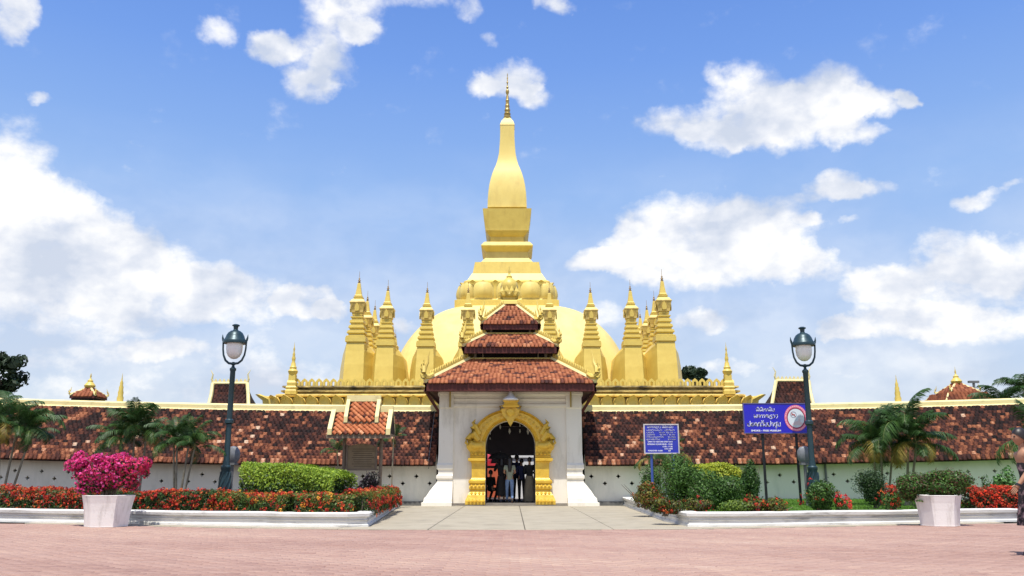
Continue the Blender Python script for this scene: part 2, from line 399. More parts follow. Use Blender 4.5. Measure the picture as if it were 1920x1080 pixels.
def lump(cen, rad, n, lumps=9, spread=.62, lr=.5, inner=.4):
    """leaf centres for a crown made of uneven clumps"""
    cen = np.array(cen); rad = np.array(rad); Ps = []; Ns = []; id_ = []
    for k in range(lumps):
        d = RNG.normal(0, 1, 3); d /= np.linalg.norm(d); c = d * spread * RNG.uniform(.35, 1)
        q, nn = shell_pts(n // lumps, inner); l = lr * RNG.uniform(.65, 1.2)
        Ps.append(c + q * l * np.where(RNG.random((len(q), 1)) < .08, RNG.uniform(1.1, 1.45, (len(q), 1)), 1.0)); Ns.append(nn); id_ += [k] * (n // lumps)
    Pn = np.vstack(Ps) * rad + cen; return Pn, np.vstack(Ns), np.array(id_)
GREENS = [(.055, .125, .024), (.075, .165, .032), (.10, .20, .038), (.04, .09, .022)]
LIME = [(.26, .38, .03), (.32, .43, .04), (.20, .32, .03), (.16, .26, .03)]
# ------------------------------------------------------------------ ground
def sheet(name, pts, z, m):
    me = bpy.data.meshes.new(name); me.from_pydata([(x, y, z) for x, y in pts], [], [tuple(range(len(pts)))]); me.update()
    return struct(link(name, me, m))
GROUNDM = mat('far_ground', (.20, .17, .13), (.10, .13, .06), .05, .9)
sheet('ground', [(-3000, -300), (3000, -300), (3000, 5000), (-3000, 5000)], -.05, GROUNDM)
YP = G(960, 993).y           # edge of the pink paving
PINK = [(.0, (.28, .17, .145)), (.3, (.35, .22, .18)), (.55, (.39, .255, .21)), (.8, (.43, .29, .23)), (1.0, (.48, .35, .28))]
PAVM = mat('pink_brick_paver', None, ramp=PINK, rough=.85, bump=.25, bscale=60, spec=.15)
JOINT = mat('sanded_joint', (.33, .22, .18), (.28, .19, .16), 5, .95)
EDGE_PX = [(-700, 966), (0, 980.5), (240, 985.5), (430, 990), (690, 993), (960, 993.5), (1290, 992), (1600, 986.5), (1911, 980), (2600, 966)]
EDGE = [G(*q) for q in EDGE_PX]
def yedge(x): return np.interp(x, [p.x for p in EDGE], [p.y for p in EDGE])
plaza = sheet('plaza', [(-60, -20), (60, -20)] + [(p.x, p.y) for p in EDGE[::-1]], -.012, JOINT)
def pavers():
    x0, x1, y0, y1 = -13.5, 13.5, 6.6, YP + 2.2; pw, pl = .245, .122
    nx = int((x1 - x0) / pw); ny = int((y1 - y0) / pl)
    X, Y = np.meshgrid(np.arange(nx), np.arange(ny)); X = X.ravel(); Y = Y.ravel(); kk = y0 + (Y + 1) * pl < yedge(x0 + X * pw) - .01; X = X[kk]; Y = Y[kk]; n = len(X)
    cx = x0 + (X + .5 * (Y % 2)) * pw; cy = y0 + (Y + .5) * pl; hz_ = RNG.uniform(-.0022, .0022, n)
    V = np.zeros((n, 8, 3)); k = 0
    sl = RNG.normal(0, .0009, (n, 2))
    for lev, ins in ((0, .004), (1, .010)):
        for sx, sy in ((-1, -1), (1, -1), (1, 1), (-1, 1)):
            V[:, k, 0] = cx + sx * (pw / 2 - ins); V[:, k, 1] = cy + sy * (pl / 2 - ins)
            V[:, k, 2] = (-.011 if lev == 0 else 0) + hz_ * lev + lev * (sl[:, 0] * sx + sl[:, 1] * sy); k += 1
    b = (np.arange(n) * 8)[:, None]
    F = np.concatenate([b + np.array(f) for f in ((4, 5, 6, 7), (0, 1, 5, 4), (1, 2, 6, 5), (2, 3, 7, 6), (3, 0, 4, 7))], 0)
    # worn and swept patches: broad drifts of paler and redder bricks
    t = .5 + .13 * np.sin(cx * .55 + 1.3 * np.sin(cy * .7)) + .09 * np.sin(cy * 1.7 + cx * .31 + 2) - .22 * (RNG.random(n) < .02) + .07 * np.sin(cx * 2.3 + cy * 4.1) + RNG.normal(0, .09, n)
    T = np.tile(np.clip(t, .02, .98), 5)
    o = link('paver', mesh_np('paver', V.reshape(-1, 3), F, tint=T), PAVM, plaza); stuff(o)
pavers()
# concrete apron in front of the gate: each slab a piece
APRM = mat('apron_concrete', (.34, .30, .225), (.40, .355, .27), 1.3, .85, .2, 40, 0, (.20, .18, .14), 1.7, .6, spec=.2)
apron = sheet('apron', [(-60, 12), (60, 12), (60, 34), (-60, 34)], -.03, mat('apron_joint', (.09, .085, .07), rough=.95))
ex = [-10.5, -8.7, -6.9, -5.1, -3.35, -1.6, .25, 1.94, 3.7, 5.45, 7.2, 8.9, 10.7]
for i in range(len(ex) - 1):
    for (ya, yb) in ((YP + .03, 29.9),):
        mb = MB(); g = .008
        ya_, yc_ = float(yedge(ex[i])) + .03, float(yedge(ex[i + 1])) + .03
        mb.loft([[(ex[i] + g + e, ya_ + g + e, z), (ex[i + 1] - g - e, yc_ + g + e, z), (ex[i + 1] - g - e, yb - g, z), (ex[i] + g + e, yb - g, z)] for z, e in ((-.028, 0), (-.004, 0), (.004, .008))])
        mb.build('slab', APRM, apron)

# ------------------------------------------------------------------ kerbs
def sweep(pts, prof):
    """prof = (outward offset, z); outward is to the right of travel"""
    secs = []; pts = [Vector((p[0], p[1])) for p in pts]
    for i, p in enumerate(pts):
        d0 = (p - pts[i - 1]).normalized() if i else (pts[1] - p).normalized(); d1 = (pts[i + 1] - p).normalized() if i < len(pts) - 1 else d0
        n0 = Vector((d0.y, -d0.x)); n1 = Vector((d1.y, -d1.x)); mn = (n0 + n1).normalized(); k = 1 / max(.4, mn.dot(n0))
        secs.append([(p.x + mn.x * o * k, p.y + mn.y * o * k, z) for o, z in prof])
    return secs
KP = [(0, 0), (-.002, .045), (-.035, .06), (-.035, .12), (-.015, .135), (-.045, .15), (-.045, .185), (.012, .205), (.02, .262), (-.01, .285), (-.26, .285), (-.28, .26), (-.28, 0)]
def kerb(px, label):
    pts = [G(*p) for p in px]; fine = []
    for a, b in zip(pts[:-1], pts[1:]):
        n = max(1, int((b - a).length / .8))
        for k in range(n): fine.append(a.lerp(b, k / n) + Vector((RNG.normal(0, .006), RNG.normal(0, .008), 0)))
    fine.append(pts[-1])
    mb = MB(); secs = sweep(fine, KP); secs = [[(x, y, z + (math.sin(x * 2.1) * .004 if z > .1 else 0)) for x, y, z in s] for s in secs]
    mb.loft(secs); o = mb.build('kerb', KERBM); o['label'] = label; o['category'] = 'kerb'
    return pts
KL_px = [(-420, 967), (-150, 975), (0, 979), (240, 983), (400, 986), (560, 988.5), (650, 989.3), (690, 988), (757, 944)]
KL = kerb(KL_px, 'white moulded kerb round the left flower bed, running up to the gate')
KR_px = [(1155, 943), (1205, 962), (1245, 978), (1290, 988), (1330, 988.4), (1600, 984.2), (1780, 980.5), (1911, 978)]
KR = kerb(KR_px, 'white moulded kerb round the right lawn bed, ending beside the walking woman')
YW = 30.3
def bed(name, kpts, z, m, xe, inset=.25):
    pts = [(p.x, p.y + inset) for p in kpts]
    if xe < 0: poly = [(xe, pts[0][1])] + pts + [(pts[-1][0] - .15, YW + .05), (xe, YW + .05)]
    else: poly = [(pts[0][0] + .15, pts[0][1])] + pts[1:] + [(xe, pts[-1][1]), (xe, YW + .05), (pts[0][0] + .15, YW + .05)]
    return poly
polyL = bed('l', KL, .2, SOIL, -26)
sheet('flower_bed', polyL, .20, SOIL)
polyR = bed('r', KR, .2, SOIL, 26)
GRASSM = mat('lawn_base', (.07, .15, .025), (.09, .19, .03), 3, .9, .4, 60)
sheet('lawn', polyR, .20, GRASSM)
def inside_poly(x, y, poly):
    c = np.zeros(len(x), bool); n = len(poly)
    for i in range(n):
        x1, y1 = poly[i]; x2, y2 = poly[(i + 1) % n]
        if y1 == y2: continue
        c ^= ((y1 > y) != (y2 > y)) & (x < (x2 - x1) * (y - y1) / (y2 - y1) + x1)
    return c
def grass(n):
    x = RNG.uniform(4.2, 13.5, n); y = RNG.uniform(17, 30.2, n); k = inside_poly(x, y, polyR); x = x[k]; y = y[k]; n = len(x)
    a = RNG.uniform(0, math.pi, n); h = RNG.uniform(.03, .065, n); w = .007; lean = RNG.normal(0, .02, (n, 2))
    V = np.zeros((n, 3, 3)); V[:, 0] = np.stack([x - w * np.cos(a), y - w * np.sin(a), np.full(n, .2)], 1); V[:, 1] = np.stack([x + w * np.cos(a), y + w * np.sin(a), np.full(n, .2)], 1)
    V[:, 2] = np.stack([x + lean[:, 0], y + lean[:, 1], .2 + h], 1)
    o = link('grass', mesh_np('grass', V.reshape(-1, 3), np.arange(3 * n).reshape(n, 3), col=palette(n, [(.12, .25, .03), (.16, .32, .04), (.10, .2, .03)])), LEAF)
    stuff(o); tag(o, 'short green lawn grass growing in the right bed behind the kerb', 'grass')
grass(60000)

# ------------------------------------------------------------------ cloister walls
BOW = (P(0, 855, 30.0).z - P(815, 868.5, 30.0).z)
def bow(x): return BOW * (max(0, abs(x + .05) - 2.6) / 15.5) ** 2
ZE = P(815, 868, 29.83).z; ZR = P(815, 775, 31.6).z; ZC = P(815, 766, 31.6).z
YE, YR = 29.83, 31.6
WTINT = lambda u, v, r, s=0: min(1, max(0, .34 + .14 * v / 2.4 + .08 * math.sin(u * 1.1 + s) * math.sin(v * 2.3 + u * .37 + s) + .06 * math.sin(u * 3.7 + v * 5) + r.gauss(0, .13) + (.30 if r.random() < .09 else 0)))
def cloister(side):
    xa = (-2.62 if side < 0 else 2.52); xb = 24 * side
    lab = 'long white cloister wall with weathered dark tile roof, %s' % ('left of the gate, behind the pink bougainvillea' if side < 0 else 'right of the gate, behind the two blue signs')
    root = empty('cloister_wall', ((xa + xb) / 2, YW, 0), lab, 'wall', 'cloister walls either side of the gate')
    x0, x1 = min(xa, xb), max(xa, xb)
    # wall face with its open diamond vents
    cw = .92 * .5 * 1.0; ncell = int((x1 - x0) / cw); cw = (x1 - x0) / ncell; mb = MB(); hv = MB(); dm = .085
    zu, zl = .98, .74
    for i in range(ncell):
        a = x0 + i * cw; b = a + cw; xc = (a + b) / 2; dz = bow(xc); up = (i % 2 == 0)
        zc = (zu if up else zl) + dz * .9; zt = ZE + .30 + dz; zb = -.03; y = YW
        za, zd = zc - .16, zc + .16
        q = [(a, y, zb), (b, y, zb), (b, y, za), (a, y, za), (b, y, zd), (a, y, zd), (b, y, zt), (a, y, zt)]
        fs = [(0, 1, 2, 3), (5, 4, 6, 7)]
        mb.add(q, fs)
        s = dm * .38
        pl = [(-dm, 0), (-s, -s), (0, -dm), (s, -s), (dm, 0), (s, s), (0, dm), (-s, s)]
        ring = [(xc + u, y, zc + w) for u, w in pl]; back = [(xc + u, y + .18, zc + w) for u, w in pl]
        cr = [(a, y, za), (b, y, za), (b, y, zd), (a, y, zd)]
        v = cr + ring; o = 4
        mb.add(v, [(0, o + 0, o + 7), (0, o + 1, o + 0), (0, o + 2, o + 1), (0, 1, o + 2), (1, o + 3, o + 2), (1, o + 4, o + 3), (1, 2, o + 4), (2, o + 5, o + 4), (2, o + 6, o + 5), (2, 3, o + 6), (3, o + 7, o + 6), (3, 0, o + 7)][:0] + [(0, 1, o + 2, o + 1), (0, o + 1, o + 0), (0, o + 0, 3), (1, o + 3, o + 2), (1, o + 4, o + 3), (1, 2, o + 4), (2, o + 5, o + 4), (2, o + 6, o + 5), (2, 3, o + 6), (3, o + 7, o + 6), (3, o + 0, o + 7)])
        mb.add(ring + back, [(k, (k + 1) % 8, 8 + (k + 1) % 8, 8 + k) for k in range(8)])
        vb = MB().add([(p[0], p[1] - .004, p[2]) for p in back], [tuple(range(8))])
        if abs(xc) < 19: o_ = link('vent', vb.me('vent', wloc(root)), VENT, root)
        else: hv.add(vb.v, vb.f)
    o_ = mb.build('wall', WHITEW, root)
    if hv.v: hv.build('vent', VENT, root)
    # body behind, rear side and plinth
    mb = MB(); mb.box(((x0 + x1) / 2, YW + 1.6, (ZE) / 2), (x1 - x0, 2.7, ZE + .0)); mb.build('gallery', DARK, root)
    mb = MB(); mb.box(((x0 + x1) / 2, YW - .03, .05), (x1 - x0 - .1, .12, .18)); mb.build('plinth', mat('plinth_grey', (.22, .21, .19), (.12, .12, .11), 4, .9), root)
    # roof board, eave board, ridge cap
    segs = [x0 + (x1 - x0) * k / 24 for k in range(25)]
    def strip(prof, name, m):
        mb = MB(); mb.loft([[(x, y, z + bow(x)) for y, z in prof] for x in segs]); return mb.build(name, m, root, smooth=False)
    strip([(YE, ZE - .01), (YR, ZR - .02), (YR, ZR - .16), (YE, ZE - .11)], 'roof_deck', mat('roof_batten', (.03, .018, .013), rough=.9))
    strip([(YR + .02, ZR - .05), (33.2, ZE + .1), (33.2, ZE), (YR + .02, ZR - .2)], 'rear_roof', TILEW if False else mat('rear_roof_red', (.2, .07, .04), (.08, .03, .02), 6, .85))
    strip([(YR - .20, ZR - .10), (YR - .20, ZR + .05), (YR - .14, ZR + .10), (YR - .14, ZC + .06), (YR - .05, ZC + .12), (YR + .16, ZC + .12), (YR + .2, ZR - .1)], 'ridge_cap', CREAM)
    ul = x1 - x0; vl = math.hypot(YR - .15 - YE, ZR - ZE); sl = Vector((0, YE - YR + .15, ZE - ZR))
    wp = lambda p: Vector((p.x, p.y, p.z + bow(p.x)))
    tile_field('w', root, (x0, YR - .15, ZR + .0), (1, 0, 0), sl, ul, vl + .05, .16, .14, TILEW, 300, lambda u, v, r: WTINT(u, v, r, side), warp=wp)
    mb = MB()
    for x in ([P(163, 0, YW).x * 0 + G(p, 900).x * 0 + P(p, 900, YW).x for p in ((545, 640) if side < 0 else (1548,))]):
        mb.box((x, YW - .06, (ZE + .1) / 2 + bow(x) / 2), (.06, .06, ZE + .1))
    if side > 0: mb.build('drain_pipe', GREYM, root)
    # lightning strip lying down the roof beside the gate
    if side < 0:
        xs = P(812, 800, 30.8).x; mb = MB(); mb.tube([(xs, YR - .2, ZR + .08), (xs - .04, YE - .02, ZE + .08), (xs - .04, YE + .02, ZE - .2)], .012, 6); mb.build('roof_cable', GREYM, root)
    return root
cloister(-1); cloister(1)

# ------------------------------------------------------------------ gate pavilion
XG = P(957, 900, 30).x; YG = 32.0
gate = empty('temple_gate', (XG, YG, 0), 'white gatehouse with three tiers of red tile roof and a golden arch', 'gatehouse')
def gx(px, Y=30.0, py=840): return P(px, py, Y).x
def gz(py, Y=30.0): return P(957, py, Y).z
def gate_build():
    zt = gz(733, 30); hw = (gx(1089) - gx(821)) / 2 - .02
    # arch opening
    hi = (gx(1003.5) - gx(910.5)) / 2; zs = gz(836); za = gz(789)
    arc = [(XG + hi * math.cos(a), zs + (za - zs) * math.sin(a)) for a in [math.pi * k / 28 for k in range(29)]]
    outl = [(XG - hw, -.03), (XG - hw, zt), (XG + hw, zt), (XG + hw, -.03), (XG + hi, -.03)] + arc + [(XG - hi, -.03)]
    MB().prism(outl, 30.0, 30.45).build('wall', WHITE, gate)
    # side walls, back wall with its own doorway
    for s in (-1, 1): MB().box((XG + s * (hw - .2), 32.2, zt / 2), (.4, 3.5, zt)).build('side_wall', WHITE, gate)
    mb = MB()
    for s in (-1, 1): mb.box((XG + s * (hw / 2 + .45), 34.15, zt / 2), (hw - .92, .36, zt - .006))
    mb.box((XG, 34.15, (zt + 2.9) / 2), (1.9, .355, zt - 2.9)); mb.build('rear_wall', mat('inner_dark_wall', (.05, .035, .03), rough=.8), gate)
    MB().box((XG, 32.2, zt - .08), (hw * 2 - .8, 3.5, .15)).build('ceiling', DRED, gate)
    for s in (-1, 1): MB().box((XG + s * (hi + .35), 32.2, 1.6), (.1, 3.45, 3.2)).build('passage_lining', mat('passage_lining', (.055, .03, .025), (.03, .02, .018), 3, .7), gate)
    # threshold
    mb = MB(); mb.box((XG, 31.9, .03), (hw * 2 + .9, 4.1, .11)); mb.box((XG, 29.72, .0), (hw * 2 - .2, .3, .07)); mb.build('threshold', mat('threshold_stone', (.30, .27, .22), (.16, .14, .12), 3, .9, .3, 30), gate)
    # string courses and cornice
    def band(py0, py1, proud, name='cornice'):
        z0, z1 = gz(py1, 29.95), gz(py0, 29.95); mb = MB(); w = hw + proud * .6
        mb.loft([[(XG - w, 30 - pr, z), (XG + w, 30 - pr, z), (XG + w, 34.3, z), (XG - w, 34.3, z)] for pr, z in ((.004, z0 - .03), (proud * .6, z0), (proud, z0 + .03), (proud, z1 - .02), (.006, z1 + .02))])
        return mb.build(name, WHITE, gate)
    band(757, 763, .07); band(747, 750, .05); band(733, 741, .12)
    # pilasters with their swelling foot
    for s, (pa, pb) in ((-1, (820, 850)), (1, (1062, 1090))):
        xc = gx((pa + pb) / 2); w = (gx(pb) - gx(pa)) / 2; mb = MB()
        z = lambda py: gz(py, 29.9)
        edge = XG + s * (hw + .01)      # outer face; the foot swells outward from the wall
        rows = [(733, 0, .10), (764, .0, .10), (766, -.0, .06), (850, .0, .06), (868, .03, .08), (872, .05, .13), (879, .05, .13), (882, .0, .09), (889, .0, .09), (892, .06, .15), (897, .06, .15), (900, .02, .11), (905, .05, .12), (911, .14, .16), (920, .26, .24), (931, .38, .34), (934, .44, .40), (941, .46, .42), (942, .52, .45), (948, .52, .45)]
        secs = []
        for py, o, pr in rows:
            zz = z(py) if py < 948 else -.02
            xi = xc - s * w; xo = edge + s * o + s * .015
            a, b = min(xi, xo), max(xi, xo); secs.append([(a, 30 - pr, zz), (b, 30 - pr, zz), (b, 30.6, zz), (a, 30.6, zz)])
        mb.loft(secs[::-1]).build('pilaster', WHITE, gate)
        MB().box((gx(843 if s < 0 else 1071), 29.88, gz(745, 29.9)), (.05, .06, gz(727, 29.9) - gz(764, 29.9))).build('bracket', mat('ochre_bracket', (.45, .33, .10), rough=.6), gate)
        # timber brackets under the corners of the eaves
        mb = MB(); mb.tube([(XG + s * (hw - .02), 30.1, gz(778, 30.)), (XG + s * (hw + .5), 29.5, gz(731, 29.5))], .05, 6)
        mb.build('eave_strut', DRED, gate)
    # golden arch
    A = GOLDA
    r0, zc = hi, zs; sec = []; ro = (gx(1036) - gx(878)) / 2 - .04; zo = gz(767, 29.85)
    prof = [(0, .02), (0, .14), (.06, .20), (.14, .17), (.24, .24), (.75, .24), (.86, .19), (.94, .26), (1.0, .20), (1.0, -.01)]
    for k in range(41):
        a = math.pi * k / 40; c, s = math.cos(a), math.sin(a); q = []
        for f, pr in prof:
            rx = r0 + (ro - r0) * f; rz = (za - zs) + ((zo - zs) - (za - zs)) * f
            q.append((XG + rx * c, 30 - pr, zs + rz * s))
        sec.append(q)
    MB().loft(sec).build('arch_band', A, gate, smooth=True)
    # rosettes along the band
    for k in range(1, 20):
        a = math.pi * k / 20
        if 8 < k < 12: continue
        mx = (r0 + ro) / 2; mz = ((za - zs) + (zo - zs)) / 2; cx, cz = XG + mx * math.cos(a), zs + mz * math.sin(a)
        mb = MB(); mb.loft([[(cx + .055 * f * math.cos(t + a) * (1 + .25 * math.cos(4 * t)), 30 - .235 - d, cz + .055 * f * math.sin(t + a) * (1 + .25 * math.cos(4 * t))) for t in [2 * math.pi * i / 16 for i in range(16)]] for f, d in ((1, 0), (.7, .025), (.3, .03), (.12, .05))])
        mb.build('rosette', A, gate, smooth=True)
    for s in (-1, 1):
        xa, xb = (gx(882 if s < 0 else 1003.5), gx(910.5 if s < 0 else 1032)); xi = xb if s < 0 else xa; xo = xa if s < 0 else xb
        w0 = abs(xo - xi)
        rows = [(828, 1.12, .26), (836, 1.25, .32), (842, 1.18, .30), (846, 1.05, .24), (851, .98, .2), (855, 1.02, .22), (858, .98, .20), (859, 1.12, .27), (864, 1.12, .27), (866, .95, .19), (869, .9, .17), (896, .88, .17), (899, .95, .2), (901, 1.08, .26), (905, 1.08, .26), (908, .98, .21), (913, 1.05, .25), (916, 1.05, .25), (919, .95, .2), (923, 1.0, .22), (928, 1.12, .27), (933, 1.2, .3), (939, 1.28, .34), (944, 1.28, .34), (948, 1.28, .34)]
        secs = []
        for py, k, pr in rows:
            zz = gz(py, 29.8) if py < 948 else .05; xo_ = xi + s * w0 * k; a, b = min(xi, xo_), max(xi, xo_)
            secs.append([(a, 30 - pr, zz), (b, 30 - pr, zz), (b, 30.02, zz), (a, 30.02, zz)])
        MB().loft(secs[::-1]).build('column', A, gate)
        # leaf relief rows on base and capital
        for py, n, hh in ((850, 4, 7), (911, 4, 6), (925, 4, 7), (939, 5, 8)):
            for i in range(n):
                cx = xi + s * w0 * (i + .5) / n * (1.0 if py < 930 else 1.15); z0 = gz(py + hh / 2, 29.75); z1 = gz(py - hh / 2, 29.75); yy = 30 - (.24 if py < 930 else .345); q = w0 / n * .45
                mb = MB(); mb.add([(cx - q, yy, z0), (cx + q, yy, z0), (cx + q, yy, (z0 + z1) / 2), (cx, yy, z1), (cx - q, yy, (z0 + z1) / 2), (cx, yy - .05, (z0 * 1.2 + z1 * .8) / 2)], [(0, 1, 5), (1, 2, 5), (2, 3, 5), (3, 4, 5), (4, 0, 5)])
                mb.build('relief_leaf', A, gate)
        # naga head curling out above the capital, with its flame
        def pt(px, py): return (gx(957 + s * px, 29.75), 29.74, gz(py, 29.75))
        mb = MB(); mb.tube([pt(52, 835), pt(66, 836), pt(76, 832), pt(80, 823), pt(75, 816), pt(69, 820), pt(71, 826)], [.10, .14, .13, .11, .09, .07, .03], 10)
        mb.tube([pt(60, 826), pt(70, 812), pt(72, 803), pt(64, 798), pt(62, 804)], [.10, .12, .09, .06, .02], 8)
        mb.tube([pt(58, 815), pt(66, 800), pt(70, 792), pt(66, 786)], [.10, .09, .06, .01], 8)
        mb.tube([pt(76, 836), pt(84, 830), pt(82, 818)], [.06, .05, .01], 6)
        mb.tube([pt(66, 822), pt(58, 812), pt(61, 802)], [.05, .05, .01], 6)
        mb.build('naga_head', A, gate, smooth=True)
    # keystone crown
    def pt(px, py, y=29.68): return (gx(957 + px, y), y, gz(py, y))
    def flat(pts, y0, y1): return MB().prism([(gx(957 + a, y0), gz(b, y0)) for a, b in pts], y1, y0)
    flat([(-17, 768), (-15, 778), (-8, 786), (-3, 795), (0, 800), (3, 795), (8, 786), (15, 778), (17, 768), (8, 764), (-8, 764)], 29.74, 29.62).build('keystone', A, gate)
    mb = MB(); mb.lathe([(.0, gz(782, 29.6)), (.13, gz(777, 29.6)), (.17, gz(772, 29.6)), (.1, gz(767, 29.6)), (.0, gz(766, 29.6))], gx(957), 29.6, 14, sy=.4)
    for s in (-1, 1):
        mb.tube([pt(s * 3, 788), pt(s * 12, 777), pt(s * 17, 768), pt(s * 20, 762), pt(s * 15, 760)], [.03, .05, .05, .04, .01], 7)
    mb.build('crest', A, gate, smooth=True)
    mb = MB(); yb = 29.62
    mb.sq([(.27, .12, gz(764, yb)), (.30, .14, gz(761, yb)), (.24, .11, gz(758, yb)), (.22, .10, gz(755, yb)), (.28, .13, gz(752, yb)), (.26, .12, gz(748, yb))], gx(958, yb), yb)
    mb.build('crown', A, gate)
gate_build()

def leaf_post(mb, p, h, w, t, ang=0):
    ca, sa = math.cos(ang), math.sin(ang); o = [(-.35, 0), (.35, 0), (.5, .35), (.3, .7), (0, 1), (-.3, .7), (-.5, .35)]; n = len(o)
    A_ = [(p[0] + a * w * ca - t * sa, p[1] + a * w * sa + t * ca, p[2] + b * h) for a, b in o]; B_ = [(p[0] + a * w * ca + t * sa, p[1] + a * w * sa - t * ca, p[2] + b * h) for a, b in o]
    mb.add(A_ + B_, [tuple(range(n)), tuple(range(2 * n - 1, n - 1, -1))] + [(i, n + i, n + (i + 1) % n, (i + 1) % n) for i in range(n)])

def hip_roof(parent, cx, cy, z0, hx0, hy0, z1, hx1, hy1, tw, th, npart, fascia, tint, kind='g', ridge_m=CREAM, tile_m=TILEG, rr_=.055, orn=True, nag=.5, tip=None):
    c0 = [Vector((cx - hx0, cy - hy0, z0)), Vector((cx + hx0, cy - hy0, z0)), Vector((cx + hx0, cy + hy0, z0)), Vector((cx - hx0, cy + hy0, z0))]
    c1 = [Vector((cx - hx1, cy - hy1, z1)), Vector((cx + hx1, cy - hy1, z1)), Vector((cx + hx1, cy + hy1, z1)), Vector((cx - hx1, cy + hy1, z1))]
    roof = MB().loft([[tuple(p - Vector((0, 0, .03))) for p in c0], [tuple(p - Vector((0, 0, .03))) for p in c1]]).build('roof', mat('roof_batten', (.03, .018, .013), rough=.9), parent)
    for k in range(4):
        a, b, d, c = c0[k], c0[(k + 1) % 4], c1[k], c1[(k + 1) % 4]
        U = (b - a).normalized(); topmid = (c + d) / 2; botmid = (a + b) / 2; V = botmid - topmid; vl = V.length + .04
        O = topmid - U * ((b - a).length / 2); L0 = (b - a).length; Lt = (c - d).length
        umin = lambda v, L0=L0, Lt=Lt, vl=vl: (L0 - Lt) / 2 * max(0, 1 - v / vl); umax = lambda v, L0=L0, Lt=Lt, vl=vl: L0 - (L0 - Lt) / 2 * max(0, 1 - v / vl)
        if kind == 'far' and k != 0 and k != 1 and k != 3: continue
        tile_field(kind, roof, O, U, V, L0, vl, tw, th, tile_m, npart if k == 0 else 0, tint, umin, umax)
    # fascia boards and soffit
    mb = MB(); e = .02; f = fascia
    for k in range(4):
        a, b = c0[k], c0[(k + 1) % 4]; dirn = (b - a).normalized(); nrm = Vector((dirn.y, -dirn.x, 0))
        mb.loft([[tuple(p + nrm * .0 + Vector((0, 0, -.035))), tuple(p - nrm * .05 + Vector((0, 0, -.035))), tuple(p - nrm * .05 + Vector((0, 0, -.035 - f))), tuple(p + Vector((0, 0, -.035 - f)))] for p in (a - dirn * .0 + nrm * -.0, b)])
    mb.build('fascia', DRED, parent)
    # hips with ridge mould, leaf cresting and corner naga
    for k in range(4):
        a, b = c0[k], c1[k]; d = b - a; n = 7; mb = MB()
        out_ = Vector((a.x - cx, a.y - cy, 0)).normalized()
        pts = [a + d * t + Vector((0, 0, rr_ * .6)) for t in (0, .25, .5, .75, 1)]
        mb.tube(pts, rr_, 6); mb.build('hip_ridge', ridge_m, parent)
        if orn:
            m_ = max(5, int(d.length / (.15 if nag > .6 else .14))); mb = MB(); ang = math.atan2(d.y, d.x)
            for i in range(m_):
                p = a + d * (.10 + .86 * (i + .5) / m_); leaf_post(mb, (p.x, p.y, p.z + rr_), rr_ * 2.7, rr_ * 1.5, rr_ * .4, ang)
            mb.build('ridge_cresting', GOLD, parent)
        if nag:
            mb = MB(); s = nag; q = lambda o_, z: tuple(a + out_ * o_ * s + Vector((0, 0, rr_ + z * s)))
            mb.tube([q(-.42, .27), q(-.16, .12), q(.02, .12), q(.10, .30), q(.02, .52), q(-.10, .72), q(-.13, .95), q(-.2, 1.2)], [.085 * s, .12 * s, .14 * s, .12 * s, .10 * s, .07 * s, .04 * s, .008], 7)
            mb.tube([q(.08, .32), q(.22, .45), q(.20, .62)], [.07 * s, .05 * s, .01], 5); mb.tube([q(0, .52), q(.10, .66), q(.08, .8)], [.06 * s, .04 * s, .008], 5)
            mb.tube([q(.0, .14), q(.18, .10), q(.26, .22)], [.08 * s, .06 * s, .01], 5)
            mb.build('naga_finial', GOLD, parent, smooth=True)
    return roof

